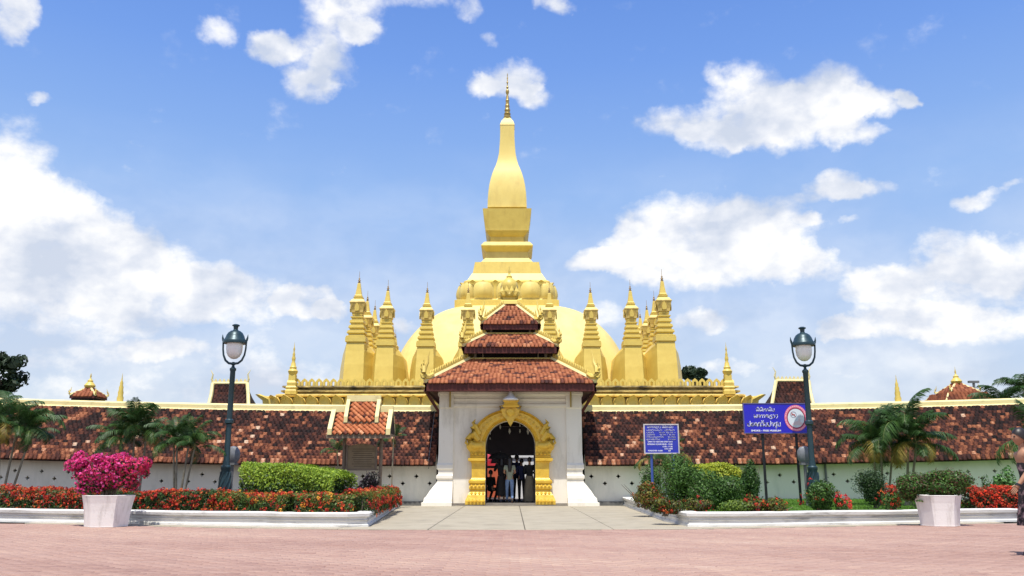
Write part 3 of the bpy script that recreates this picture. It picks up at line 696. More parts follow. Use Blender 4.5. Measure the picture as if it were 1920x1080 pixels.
GT = lambda u, v, r: min(1, max(0, .60 + r.gauss(0, .11) + (-.36 if (r.random() < .07 or (math.sin(u * 5.1 + v * 3) * math.sin(v * 7.7 + u) > .62)) else 0)))
def gate_roofs():
    # tier 1
    ye = 28.95; hy0 = YG - ye; hx0 = (gx(1117, ye, 715) - gx(797, ye, 715)) / 2; z0 = gz(717, ye)
    yt = 30.75; z1 = gz(675, yt); hx1 = (gx(1034, yt, 675) - gx(880, yt, 675)) / 2; hy1 = YG - yt
    hip_roof(gate, XG, YG, z0, hx0, hy0, z1, hx1, hy1, .135, .12, 190, .26, GT, nag=.85, rr_=.085)
    MB().box((XG, YG, z0 - .2), (hx0 * 2 - .12, hy0 * 2 - .12, .06)).build('soffit', DRED, gate)
    mb = MB(); mb.box((XG, YG, z1 + .03), (hx1 * 2 + .1, hy1 * 2 + .1, .10)); mb.build('roof_collar', GOLD, gate)
    # tier 2
    ye = 30.35; hy0 = YG - ye; hx0 = (gx(1042, ye, 650) - gx(864, ye, 650)) / 2; zz0 = gz(649, ye)
    MB().box((XG, YG, (z1 + zz0) / 2), (hx1 * 2 - .38, hy1 * 2 - .38, zz0 - z1)).build('clerestory', DARK, gate)
    mb = MB()
    for s in (-1, 1):
        for t in (-1, 1): mb.box((XG + s * (hx1 - .2), YG + t * (hy1 - .2), (z1 + zz0) / 2), (.09, .09, zz0 - z1 - .01))
        for t in (.55,): mb.box((XG + s * (hx1 - .2) * .78, YG - hy1 + .17, (z1 + zz0) / 2), (.05, .05, zz0 - z1 - .01))
    mb.build('clerestory_post', mat('post_grey', (.32, .28, .2), rough=.7), gate)
    yt = 31.15; z1 = gz(628, yt); hx1 = (gx(1000, yt, 628) - gx(910, yt, 628)) / 2; hy1 = YG - yt
    hip_roof(gate, XG, YG, zz0, hx0, hy0, z1, hx1, hy1, .145, .13, 110, .22, GT, nag=.75, rr_=.075)
    MB().box((XG, YG, zz0 - .12), (hx0 * 2 - .12, hy0 * 2 - .12, .05)).build('soffit', DRED, gate)
    mb = MB(); mb.box((XG, YG, z1 + .03), (hx1 * 2 + .1, hy1 * 2 + .1, .10)); mb.build('roof_collar', GOLD, gate)
    # tier 3
    ye = 30.95; hy0 = YG - ye; hx0 = (gx(1006, ye, 605) - gx(898, ye, 605)) / 2; zz0 = gz(606, ye)
    MB().box((XG, YG, (z1 + zz0) / 2), (hx1 * 2 - .34, hy1 * 2 - .34, zz0 - z1)).build('clerestory', DARK, gate)
    mb = MB()
    for s in (-1, 1):
        for t in (-1, 1): mb.box((XG + s * (hx1 - .17), YG + t * (hy1 - .17), (z1 + zz0) / 2), (.07, .07, zz0 - z1 - .01))
    mb.build('clerestory_post', mat('post_grey', (.32, .28, .2), rough=.7), gate)
    yt = 31.75; z1 = gz(573, yt); hx1 = .2; hy1 = YG - yt
    hip_roof(gate, XG, YG, zz0, hx0, hy0, z1, hx1, hy1, .14, .125, 90, .20, GT, nag=.7, rr_=.07)
    MB().box((XG, YG, zz0 - .12), (hx0 * 2 - .1, hy0 * 2 - .1, .05)).build('soffit', DRED, gate)
    # finial
    x = P(950, 560, YG).x; z = lambda py: P(950, py, YG).z
    MB().sq([(.36, .36, z(573)), (.33, .33, z(567)), (.24, .24, z(563)), (.24, .24, z(560)), (.34, .34, z(558))], XG - .05, YG).build('finial_base', GOLD, gate)
    mb = MB(); mb.lathe([(.32, z(558)), (.35, z(554)), (.30, z(549)), (.30, z(545)), (.34, z(538)), (.30, z(530)), (.20, z(525)), (.10, z(521)), (.12, z(519)), (.05, z(516)), (.035, z(511)), (.05, z(509)), (.02, z(505)), (.03, z(501)), (.005, z(498))], XG - .05, YG, 20)
    mb.build('finial', GOLD, gate, smooth=True)
    for k in range(10):
        a = 2 * math.pi * k / 10; c = Vector((XG - .05, YG, 0)); r = .33; mb = MB()
        o = [(-.09, z(557)), (.09, z(557)), (.10, z(548)), (0, z(538)), (-.10, z(548))]
        ca, sa = math.cos(a), math.sin(a)
        mb.add([(c.x + r * ca - u * sa, c.y + r * sa + u * ca, zz) for u, zz in o] + [(c.x + (r + .1) * ca, c.y + (r + .1) * sa, z(549))], [(0, 1, 5), (1, 2, 5), (2, 3, 5), (3, 4, 5), (4, 0, 5)])
        mb.build('finial_petal', GOLD, gate)
gate_roofs()
# white cone lamp hanging before the crown
def cone_lamp():
    y = 29.35; x = P(957.5, 745, y).x; z = lambda py: P(957, py, y).z
    r = empty('hanging_lamp', (x, y, z(750)), 'white conical lamp hanging under the eave just above the golden arch', 'lamp')
    MB().lathe([(.27, z(750)), (.27, z(748)), (.14, z(743)), (.08, z(738)), (.05, z(733)), (.03, z(731)), (.0, z(731))], x, y, 20).build('shade', mat('white_enamel', (.85, .85, .85), rough=.3), r, smooth=True)
    MB().tube([(x, y, z(733)), (x, y, z(724))], .025, 6).build('stem', BLACKM, r)
    MB().box((x, y + .1, z(723)), (.12, .3, .05)).build('bracket', BLACKM, r)
cone_lamp()

# ------------------------------------------------------------------ the great stupa
XS = P(957.5, 700, 75).x; XT = P(951, 420, 90).x; YC = 90.0
def half(px, py, xc, off=957.5):
    """half width of a square storey whose front corner is seen at px"""
    a = 5.0
    for _ in range(30): a = abs(P(px, py, YC - a).x - xc)
    return a
stupa = empty('golden_stupa', (XS, YC, 0), 'huge golden stupa with a bottle-shaped spire rising over the square terrace', 'stupa')
def lev(w, py, c=951):
    a = abs(half(c + w, py, XT)); return (a, a, P(951, py, YC - a).z)
GOLDT = mat('gold_paint_streaked', (.82, .62, .17), (.72, .52, .13), 2.0, .5, .2, 9, 0, (.20, .12, .03), 1.3, .6, (1, 1, .5), spec=.4, smin=.56)
def great():
    # spire body
    rows = [(36.6, 388), (36.2, 375), (35.2, 360), (33.4, 347), (30.8, 335), (27.8, 325), (24.6, 317), (21, 309), (18, 299), (15.6, 287), (14.4, 272), (13.7, 259), (13.5, 245), (13.4, 234)]
    MB().sq([lev(*r) for r in rows], XT, YC).build('spire_body', GOLDP, stupa, smooth=True)
    a = lev(13.4, 234)[0]; z0 = lev(13.4, 234)[2]; zt = P(949, 222, YC).z
    MB().sq([(a * 1.04, a * 1.04, z0 + .002), (a * .98, a * .98, z0 + .2), (a * .82, a * .82, z0 + (zt - z0) * .5), (a * .5, a * .5, z0 + (zt - z0) * .85), (a * .2, a * .2, zt + .15)], XT, YC).build('spire_cap', GOLDP, stupa, smooth=True)
    z = lambda py: P(949, py, YC).z; s = 1 / 16.6
    prof = []; py = 224
    seq = [(6.5, 222), (7.0, 219), (5.4, 218), (5.6, 216), (6.6, 214), (5.2, 213), (4.6, 209), (5.8, 207), (4.6, 205), (3.8, 201), (4.6, 199), (3.6, 197), (3.0, 191), (3.8, 189), (2.6, 187), (2.4, 181), (1.5, 178), (2.8, 175), (3.4, 172), (2.6, 169), (1.2, 167), (2.4, 164), (1.0, 161), (.9, 157), (1.9, 155), (.7, 152), (1.3, 146), (.5, 144), (.9, 141), (.15, 137)]
    MB().lathe([(w * s * 1.0, z(p)) for w, p in seq], XT, YC, 16).build('umbrella_spire', mat('dark_gilded_iron', (.58, .42, .14), (.28, .19, .06), 6, .4, .1, 30, .4), stupa, smooth=True)
    # bowl and stepped pedestal
    MB().sq([lev(40.2, 432), lev(40.6, 428), lev(45.6, 390.5)], XT, YC).build('square_bowl', GOLD, stupa)
    MB().sq([lev(31, 453), lev(31, 444), lev(34, 441), lev(37.5, 436), (lev(39.4, 432)[0],) * 2 + (lev(40, 432)[2] - .003,)], XT, YC).build('neck', GOLD, stupa)
    MB().sq([lev(39, 472), lev(40.5, 470), lev(44, 466), lev(48.2, 461), lev(48.2, 459), lev(42, 453.2)], XT, YC).build('upper_moulding', GOLD, stupa)
    MB().sq([lev(48, 491), lev(39.6, 483), lev(38.4, 473), (lev(38.4, 473)[0],) * 2 + (lev(39, 472)[2] - .003,)], XT, YC).build('waist', GOLDP, stupa)
    MB().sq([lev(63.6, 512), lev(59.6, 491.3)], XT, YC).build('pedestal_band', GOLD, stupa)
    MB().sq([lev(76, 529), lev(64.5, 512.3)], XT, YC).build('sloping_plinth', GOLDP, stupa)
    # lotus band: bulging petals round a square drum
    a0 = half(951 + 83, 562, XT); a1 = half(951 + 85, 527, XT); zb = P(951, 563, YC - a0).z; zt = P(951, 527, YC - a0).z
    MB().sq([(a0 * .96, a0 * .96, zb), (a0 * .97, a0 * .97, zt), (a0 * .85, a0 * .85, zt + .35)], XT, YC).build('lotus_drum', GOLD, stupa)
    MB().sq([(a0 * 1.16, a0 * 1.16, P(951, 592, YC - a0).z), (a0 * 1.16, a0 * 1.16, zb - .12), (a0 * 1.10, a0 * 1.10, zb - .02)], XT, YC).build('lotus_base', GOLD, stupa)
    def petal_mesh(w, h, dp, name, n=9, m=8, lip=.25):
        V = []; F = []
        for j in range(m + 1):
            v = j / m; k = math.sqrt(max(0, 1 - max(0, (v - .35) / .65) ** 3.4)) * (1 - .06 * (1 - v)); kk = max(k, .06)
            for i in range(n + 1):
                u = i / n * 2 - 1; b = math.sqrt(max(0, 1 - (u * .96) ** 2)); V.append((u * w * kk, -dp * b * (math.sin(math.pi * min(1, .12 + v * .85)) ** .6) - (lip * dp * (v ** 6) * 1.8), v * h))
        for j in range(m):
            for i in range(n): q = j * (n + 1) + i; F.append((q, q + 1, q + n + 2, q + n + 1))
        # back skirt, so that each petal is a solid shell
        b = len(V); V2 = [(x, .12, z) for x, y, z in V]; rim = [i for i in range(n + 1)] + [(j + 1) * (n + 1) - 1 for j in range(1, m + 1)] + [m * (n + 1) + i for i in range(n - 1, -1, -1)] + [j * (n + 1) for j in range(m - 1, 0, -1)]
        for q in rim: V.append((V[q][0], .12, V[q][2]))
        for i in range(len(rim)): F.append((rim[i], rim[(i + 1) % len(rim)], b + (i + 1) % len(rim), b + i))
        me = mesh_np(name, V, F); me.polygons.foreach_set('use_smooth', [True] * len(F)); return me
    pw = a0 * 2 / 4.0; h = zt - zb
    pm = petal_mesh(pw * .50, h * 1.0, .85, 'lotus_petal', lip=.22); sm = petal_mesh(pw * .30, h * 1.03, .3, 'petal_tip', lip=.7)
    for side in range(4):
        Rm = Matrix.Rotation(side * math.pi / 2, 4, 'Z')
        for i in range(4):
            u = (i - 1.5) * pw + (0)
        for i in range(-1, 2):
            o = link('lotus_petal', pm, GOLDP, stupa); Mx = Rm @ Matrix.Translation((i * pw * 1.06, -a0 * .985, 0)); Mx.translation += Vector((XT - XS, 0, zb)); o.matrix_basis = Mx
        o = link('lotus_petal', pm, GOLDP, stupa); Mx = Matrix.Translation((XT - XS, 0, zb)) @ Matrix.Rotation(side * math.pi / 2 + math.pi / 4, 4, 'Z') @ Matrix.Translation((0, -a0 * 1.22, 0)); o.matrix_basis = Mx
        for i in (-1.5, -.5, .5, 1.5):
            o = link('petal_tip', sm, GOLD, stupa); Mx = Rm @ Matrix.Translation((i * pw * 1.03, -a0 * .975, 0)); Mx.translation += Vector((XT - XS, 0, zb)); o.matrix_basis = Mx
    # dome
    zD = P(957, 573, YC - a0).z; pr = []
    for px, py in ((957 + 92, 575.5), (957 + 110, 577), (957 + 137, 583), (957 + 160, 595), (957 + 184, 612), (957 + 203, 631), (957 + 217, 651)):
        a_ = 6.0
        for _ in range(25): a_ = P(px, py, YC - .78 * a_).x - XS
        pr.append((a_, P(px, py, YC - .78 * a_).z))
    pr = [(0.0, pr[0][1] - .4), (pr[0][0] * .6, pr[0][1] - .4)] + pr
    r_, z_ = pr[-1]; pr += [(r_ + 1.0, z_ - 2.2), (r_ + 1.5, z_ - 4.5), (r_ + 1.7, 8.0)]
    # smooth the profile
    xs = [p[0] for p in pr]; zs_ = [p[1] for p in pr]; t = np.linspace(0, len(pr) - 1, 50); xs = np.interp(t, range(len(pr)), xs); zs_ = np.interp(t, range(len(pr)), zs_)
    for _ in range(6):
        xs[1:-1] = (xs[:-2] + xs[2:] + xs[1:-1] * 2) / 4; zs_[1:-1] = (zs_[:-2] + zs_[2:] + zs_[1:-1] * 2) / 4
    mb = MB(); secs = []
    for rr0, z0_ in list(zip(xs, zs_))[::-1]:
        ex_ = float(np.interp(rr0, [0, 6, 14, 18], [5.5, 5.5, 3.2, 2.6])); sec = []
        for j in range(128):
            t_ = 2 * math.pi * j / 128; c_, s_ = math.cos(t_), math.sin(t_); k_ = (abs(c_) ** ex_ + abs(s_) ** ex_) ** (-1 / ex_); sec.append((XS + rr0 * k_ * c_, YC + rr0 * k_ * s_, z0_))
        secs.append(sec)
    mb.loft(secs).build('dome', GOLDM, stupa, smooth=True)
    # terrace
    H = 20.0; zp0 = P(957, 775, 70).z; zp1 = P(957, 741.5, 70).z
    z = lambda py, Y=70.6: P(957, py, Y).z
    MB().sq([(H - 1.0, H - 1.0, .0), (H - 1.0, H - 1.0, z(742)), (H - 1.3, H - 1.3, z(741)), (H - 1.3, H - 1.3, z(735)), (H - .95, H - .95, z(734)), (H - .95, H - .95, z(731)), (H - 1.4, H - 1.4, z(729)), (H - 1.4, H - 1.4, z(726)), (H - 1.0, H - 1.0, z(725)), (H - 1.05, H - 1.05, z(722))], XS, YC).build('terrace', GOLDB, stupa)
    MB().sq([(H + .1, H + .1, 0), (H + .1, H + .1, zp0), (H - .5, H - .5, zp0 + .2)], XS, YC).build('terrace_base', GOLD, stupa)
    npet = 38; pw = 2 * H / npet; pm = petal_mesh(pw * .49, zp1 - zp0, .5, 'terrace_petal', lip=1.2, n=7, m=7)
    for side in (0, 1, 3):
        Rm = Matrix.Rotation(side * math.pi / 2, 4, 'Z')
        for i in range(npet):
            o = link('terrace_petal', pm, GOLDT, stupa); Mx = Rm @ Matrix.Translation(((i - npet / 2 + .5) * pw, -H + .62, 0)); Mx.translation += Vector((0, 0, zp0)); o.matrix_basis = Mx
    for sx in (-1, 1):
        p = MB(); bx, by = XS + sx * (H - .2), YC - H + .2; d = Vector((sx, -1, 0)).normalized()
        secs = []
        for o_, w, zz in ((0, .5, zp0), (.15, .55, zp0 + .5), (.3, .5, zp1 - .35), (.75, .4, zp1 - .12), (1.15, .12, zp1 + .06)):
            c = Vector((bx, by, 0)) + d * o_; n_ = Vector((-d.y, d.x, 0)) * w
            secs.append([tuple(c + n_ - d * .3 + Vector((0, 0, zz))), tuple(c + n_ + Vector((0, 0, zz - .02))), tuple(c + d * .1 + Vector((0, 0, zz - .05))), tuple(c - n_ + Vector((0, 0, zz - .02))), tuple(c - n_ - d * .3 + Vector((0, 0, zz)))])
        p.loft(secs).build('corner_petal', GOLD, stupa, smooth=True)
    # cornice over the petals
    MB().sq([(H - .7, H - .7, zp1 - .05), (H - .62, H - .62, zp1 + .03), (H - .62, H - .62, zp1 + .12), (H - .8, H - .8, zp1 + .2)], XS, YC).build('petal_cornice', GOLDD, stupa)
    # boundary leaves on top: pointed arch plates with an open slot
    n = 62; w = 2 * (H - 1.3) / n; h = z(709, 71.2) - z(722, 71.2)
    o_ = [(-.46, 0), (-.14, 0), (-.14, .12), (-.17, .5), (0, .68), (.17, .5), (.14, .12), (.14, 0), (.46, 0), (.46, .55), (.30, .82), (0, 1.08), (-.30, .82), (-.46, .55)]
    mb = MB(); mb.prism([(a * w, b * h) for a, b in o_], -.09, .09); mm = mb.me('merlon')
    for side in (0, 1, 3):
        Rm = Matrix.Rotation(side * math.pi / 2, 4, 'Z')
        for i in range(n):
            if i in (0, n - 1): continue
            o = link('merlon', mm, CREAM if False else GOLD, stupa); Mx = Rm @ Matrix.Translation(((i - n / 2 + .5) * w, -(H - 1.25), 0)); Mx.translation += Vector((0, 0, z(722))); o.matrix_basis = Mx
    MB().sq([(H - 1.8, H - 1.8, z(730)), (H - 1.8, H - 1.8, z(724))], XS, YC).build('terrace_deck', GOLD, stupa)
great()
def corner_spire(px, lab):
    Y = 71.0; x = P(px, 740, Y).x; z = lambda py: P(px, py, Y).z; s = 1 / 21.5
    r = empty('corner_spire', (x, Y, z(738)), lab, 'spire', 'slender spires on the terrace corners')
    MB().sq([(w * s, w * s, z(p)) for w, p in ((10, 740), (10, 733), (8.5, 731), (9.5, 727), (7.5, 724), (8, 718), (6, 714), (6, 703))], x, Y).build('pedestal', GOLD, r)
    MB().lathe([(w * s, z(p)) for w, p in ((5.5, 704), (8, 700), (9, 696), (6, 692), (6.5, 689), (4.6, 686), (4, 681), (2.6, 678), (3.2, 675), (3.4, 671), (2.0, 667), (2.6, 665), (1.4, 661), (1.2, 657), (1.8, 655), (.8, 651), (.4, 646), (.1, 641))], x, Y, 12).build('spire', GOLD, r, smooth=True)
corner_spire(547, 'slender golden spire on the left end of the stupa terrace'); corner_spire(1366, 'slender golden spire on the right end of the stupa terrace')

# --- the small stupas round the dome
def small_stupa_proto():
    r = empty('small_stupa', (0, 0, 0), 'x', 'small stupa', 'small stupas standing round the dome')
    # front at y = 0, depth goes to +y. Heights in metres above the terrace deck
    def hexa(a, b, y0, y1, y2, z): return [(-a, y0, z), (a, y0, z), (b, y1, z), (b, y2, z), (-b, y2, z), (-b, y1, z)]
    MB().loft([hexa(.82, 1.75, .0, 2.8, 5.8, 0), hexa(.78, 1.55, .25, 2.7, 5.3, 2.2), hexa(.74, 1.35, .42, 2.5, 5.0, 3.2), hexa(.72, .95, .48, 1.9, 3.6, 3.72), hexa(.70, .72, .55, .9, 2.0, 3.95)]).build('buttress', GOLD, r, local=True)
    cy = 1.22; prof = [(.82, 3.9), (.82, 4.22), (.74, 4.25)]
    z = 4.25
    for w, hh in ((.78, .42), (.68, .40), (.60, .40), (.54, .40)):
        prof += [(w, z), (w, z + hh * .22), (w * .80, z + hh * .34), (w * .76, z + hh * .62), (w * .94, z + hh * .76), (w * .94, z + hh * .96)]; z += hh
    prof += [(.38, z), (.38, z + .10), (.42, z + .12), (.42, z + .2), (.38, z + .24)]; z += .24
    MB().sq([(a, a, b) for a, b in prof], 0, cy).build('ringed_body', GOLD, r, local=True)
    MB().sq([(.42, .42, z), (.47, .47, z + .06), (.48, .48, z + .25), (.60, .60, z + .75), (.64, .64, z + .82), (.60, .60, z + .9)], 0, cy).build('capital', GOLDD, r, local=True); z += .9
    for k in range(4):
        a = k * math.pi / 2; mb = MB(); leaf_post(mb, (.0, -.61, z - .75), .62, .4, .05, 0)
        Mx = Matrix.Translation((0, cy, 0)) @ Matrix.Rotation(a, 4, 'Z'); mb.v = [tuple(Mx @ Vector(p)) for p in mb.v]; mb.build('capital_leaf', GOLD, r, local=True)
    MB().sq([(.56, .56, z), (.48, .48, z + .14), (.30, .30, z + .25), (.28, .28, z + .28)], 0, cy).build('cushion', GOLDP, r, local=True); z += .27
    MB().sq([(.36, .36, z), (.38, .38, z + .10), (.28, .28, z + .14), (.32, .32, z + .20), (.25, .25, z + .28), (.17, .17, z + .75), (.12, .12, z + 1.15), (.10, .10, z + 1.2)], 0, cy).build('spirelet', GOLD, r, local=True); z += 1.2
    MB().lathe([(.09, z), (.14, z + .05), (.05, z + .12), (.12, z + .2), (.04, z + .3), (.08, z + .36), (.02, z + .44), (.012, z + .95)], 0, cy, 10).build('finial', mat('tarnished_gilt', (.38, .25, .10), (.2, .14, .07), 20, .45, metal=.3), r, local=True, smooth=True)
    return r
def small_stupas():
    zd = P(957, 724, 71).z - .3; first = small_stupa_proto(); n = 0
    place = []
    R0 = 15.4
    SCL = 1.0
    fr = [(672, 'far left corner, leaning out beyond the rest', 1.10), (727, 'second from the left end of the front row', 1.02), (801, 'third from the left, just left of the dome edge', 1.0), (878, 'left of the gate roof, close beside its top tier', 1.0),
          (1030, 'right of the gate roof, close beside its top tier', 1.0), (1107, 'third from the right, against the right edge of the dome', 1.0), (1182, 'second from the right end of the front row', 1.02), (1243, 'far right corner of the front row', 1.12)]
    for px, lb, s in fr:
        Y = YC - R0; x = P(px, 560, Y + 1.2).x; place.append((x, Y, 0, s, 'golden small stupa at the ' + lb if 'corner' in lb else 'golden small stupa, ' + lb))
    for sd in (-1, 1):
        s_ = 'left' if sd < 0 else 'right'
        names = ['first behind the %s corner one, tip showing over its shoulder', 'second behind the %s corner one along the side row', 'third behind the %s corner one, mostly hidden', 'fourth behind the %s corner one, only its tip showing', 'fifth behind the %s corner one along the side']
        for i, dy in enumerate((5.0, 9.5, 14.0, 18.5, 23.0)):
            if i == 2 or i == 3: pass
            place.append((XS + sd * (R0 - .55), YC - R0 + dy, -sd * math.pi / 2 * -1, 1.0, 'golden small stupa, ' + names[i] % s_))
        place.append((XS + sd * R0 * .93, YC + R0 - 2, 0, 1.05, 'golden small stupa at the back %s corner, tip peeking past the dome' % s_))
        place.append((XS + sd * (R0 - 4.2), YC + R0 - 1, math.pi, 1.0, 'golden small stupa in the back row beside the %s back corner' % s_))
    for x, Y, rz, s, lb in place:
        rz = rz
        if n == 0: o = first; o.location = (x, Y, zd); o.scale = (s, s, s * 1.09); o['label'] = lb
        else: o = copy_tree(first, (x, Y, zd), lb, rz, (s, s, s * 1.09))
        n += 1
small_stupas()
# ------------------------------------------------------------------ buildings and spires beyond the wall
ZFAR = 0
def far_hall(px0, px1, pyt, pyb, lab, lean, Y=62.0):
    xa, xb = P(px0, pyb, Y).x, P(px1, pyb, Y).x; x0, x1 = P(px0 + lean[0], pyt, Y).x, P(px1 + lean[1], pyt, Y).x; zt = P(960, pyt, Y).z; zb = P(960, 775, Y).z
    D = 2.4; r = empty('tiled_hall', ((xa + xb) / 2, Y + D, 0), lab, 'hall', 'tiled halls beyond the cloister wall')
    MB().box(((xa + xb) / 2, Y + D, zb / 2), (xb - xa - .9, D * 1.6, zb)).build('wall', WHITE, r)
    # roof: curved gable slopes
    x0, x1 = P(px0 + lean[0], pyt, Y + D).x, P(px1 + lean[1], pyt, Y + D).x; zt = P(960, pyt, Y + D).z
    def sec(x_, xs, k):
        out_ = []
        for t in (0, .35, .7, 1): out_.append((xs[0] + (xs[1] - xs[0]) * t, Y + .0 + D * (1 - (1 - t) ** 1.25), zb + (zt - zb) * (t ** 1.35)))
        return out_
    f0 = sec(0, (xa, x0), 0); f1 = sec(1, (xb, x1), 0)
    mb = MB()
    back0 = [(x, 2 * (Y + D) - y, z) for x, y, z in f0[::-1][1:]]; back1 = [(x, 2 * (Y + D) - y, z) for x, y, z in f1[::-1][1:]]
    mb.loft([f0 + back0, f1 + back1]); roof = mb.build('roof', mat('roof_batten', (.03, .018, .013), rough=.9), r)
    for i in range(3):
        a, b, c, d = Vector(f0[i]), Vector(f1[i]), Vector(f1[i + 1]), Vector(f0[i + 1]); U = Vector((1, 0, 0)); V = (a - d); V.x = 0; vl = V.length
        O = Vector((min(a.x, d.x), d.y, d.z)); um = lambda v, a=a, d=d, O=O, vl=vl: d.x + (a.x - d.x) * v / vl - O.x + .15; ux = lambda v, b=b, c=c, O=O, vl=vl: c.x + (b.x - c.x) * v / vl - O.x - .15
        tile_field('far', roof, O, U, V, 0, vl, .26, .24, TILEW, 0, lambda u, v, rr: min(1, max(0, .36 + rr.gauss(0, .07))), um, ux)
    for f, s in ((f0, -1), (f1, 1)):
        mb = MB(); pts = [Vector(p) + Vector((s * .04, -.06, .12)) for p in f]; mb.tube(pts, .13, 6); mb.build('bargeboard', CREAM, r)
        mb = MB(); p = Vector(f[-1]); mb.tube([p + Vector((0, 0, .1)), p + Vector((s * .12, -.05, .45)), p + Vector((s * .05, -.1, .8)), p + Vector((s * .25, -.1, 1.15))], [.10, .08, .05, .01], 6); mb.build('finial', CREAM, r)
        mb = MB(); p = Vector(f[0]); mb.tube([p + Vector((-s * .1, 0, .1)), p + Vector((s * .2, -.1, .15)), p + Vector((s * .35, -.1, .5))], [.12, .08, .01], 6); mb.build('eave_finial', CREAM, r)
    mb = MB(); mb.tube([Vector(f0[-1]) + Vector((0, 0, .12)), Vector(f1[-1]) + Vector((0, 0, .12))], .14, 6); mb.build('ridge', CREAM, r)
    mb = MB(); n = 8
    for k in range(n): leaf_post(mb, tuple(Vector(f0[-1]).lerp(Vector(f1[-1]), (k + .5) / n) + Vector((0, 0, .2))), .28, .2, .05)
    mb.build('ridge_cresting', CREAM, r)
far_hall(388, 466, 722, 760, 'dark tiled gable roof with cream edges rising behind the left lamp post', (12, -3))
far_hall(1444, 1529, 717, 760, 'dark tiled gable roof with cream edges behind the smoke-free sign and right lamp', (12, -14))
def far_pavilion(px, lab, base_w=33, tip=702, eave=747, top=730, two=False, Y=66.0, fin=(728, 705)):
    xc = P(px, eave, Y).x; z = lambda py: P(960, py, Y).z; s = 1 / (1600 / (Y * 1.0)); s = Y / 1600 * 1.0
    r = empty('corner_pavilion', (xc, Y, 0), lab, 'pavilion', 'small pavilion roofs beyond the wall')
    MB().box((xc, Y, z(760) / 2), (base_w * s * 1.3, base_w * s * 1.3, z(760))).build('body', WHITE, r)
    t = lambda u, v, rr: min(1, max(0, .5 + rr.gauss(0, .1)))
    if two: hip_roof(r, xc, Y, z(764), base_w * s * 1.35, base_w * s * 1.35, z(eave - 1), base_w * s * .9, base_w * s * .9, .3, .26, 0, .16, t, kind='far', rr_=.07, nag=0, orn=False)
    MB().box((xc, Y, z(eave)), (base_w * s * 1.3, base_w * s * 1.3, .7)).build('clerestory', DARK, r)
    hip_roof(r, xc, Y, z(eave - 3), base_w * s * .72, base_w * s * .72, z(top), base_w * s * .16, base_w * s * .16, .3, .26, 0, .16, t, kind='far', rr_=.09, nag=.5, orn=False)
    MB().lathe([(a * s, z(b)) for a, b in ((7, top + 3), (5, top - 1), (9, top - 4), (10, top - 7), (8, top - 10), (4.5, top - 14), (5, top - 16), (2, top - 19), (1, top - 22), (1.6, top - 24), (.4, top - 30), (.1, tip))], xc, Y, 14).build('finial', GOLD, r, smooth=True)
far_pavilion(166, 'tiny red pavilion roof with a gold bud finial above the wall at far left')
far_pavilion(1796, 'two-tier red pavilion roof with a gold bud finial above the wall at far right', base_w=38, tip=687, eave=741, top=722, two=True)
def far_spire(px, tip, lab, Y=64.0):
    x = P(px, 740, Y).x; z = lambda py: P(960, py, Y).z; s = Y / 1600 * 1.0; k = (760 - tip) / 60
    r = empty('pinnacle', (x, Y, 0), lab, 'pinnacle', 'thin golden pinnacles beyond the wall')
    MB().box((x, Y, z(756) / 2), (.9, .9, z(756))).build('base', GOLD, r)
    MB().lathe([(a * s, z(760 - (760 - b) * k)) for a, b in ((7, 760), (7, 755), (5.5, 752), (6, 746), (4.5, 742), (5, 736), (3.8, 731), (4, 726), (2.6, 722), (3, 718), (1.5, 714), (.8, 708), (.2, 700))], x, Y, 12).build('spire', GOLD, r, smooth=True)
far_spire(226, 700, 'thin golden pinnacle above the wall behind the left palm'); far_spire(1683, 703, 'thin golden pinnacle above the wall behind the right palm')
def mast():
    Y = 80; x = P(1828, 740, Y).x; z = lambda py: P(960, py, Y).z
    r = empty('floodlight_mast', (x, Y, 0), 'thin dark T-shaped mast behind the wall at far right', 'mast')
    MB().tube([(x, Y, 0), (x, Y, z(716))], .12, 8).build('pole', GREYM, r); MB().box((x, Y, z(716)), (.95, .3, .2)).build('crossarm', GREYM, r)
mast()

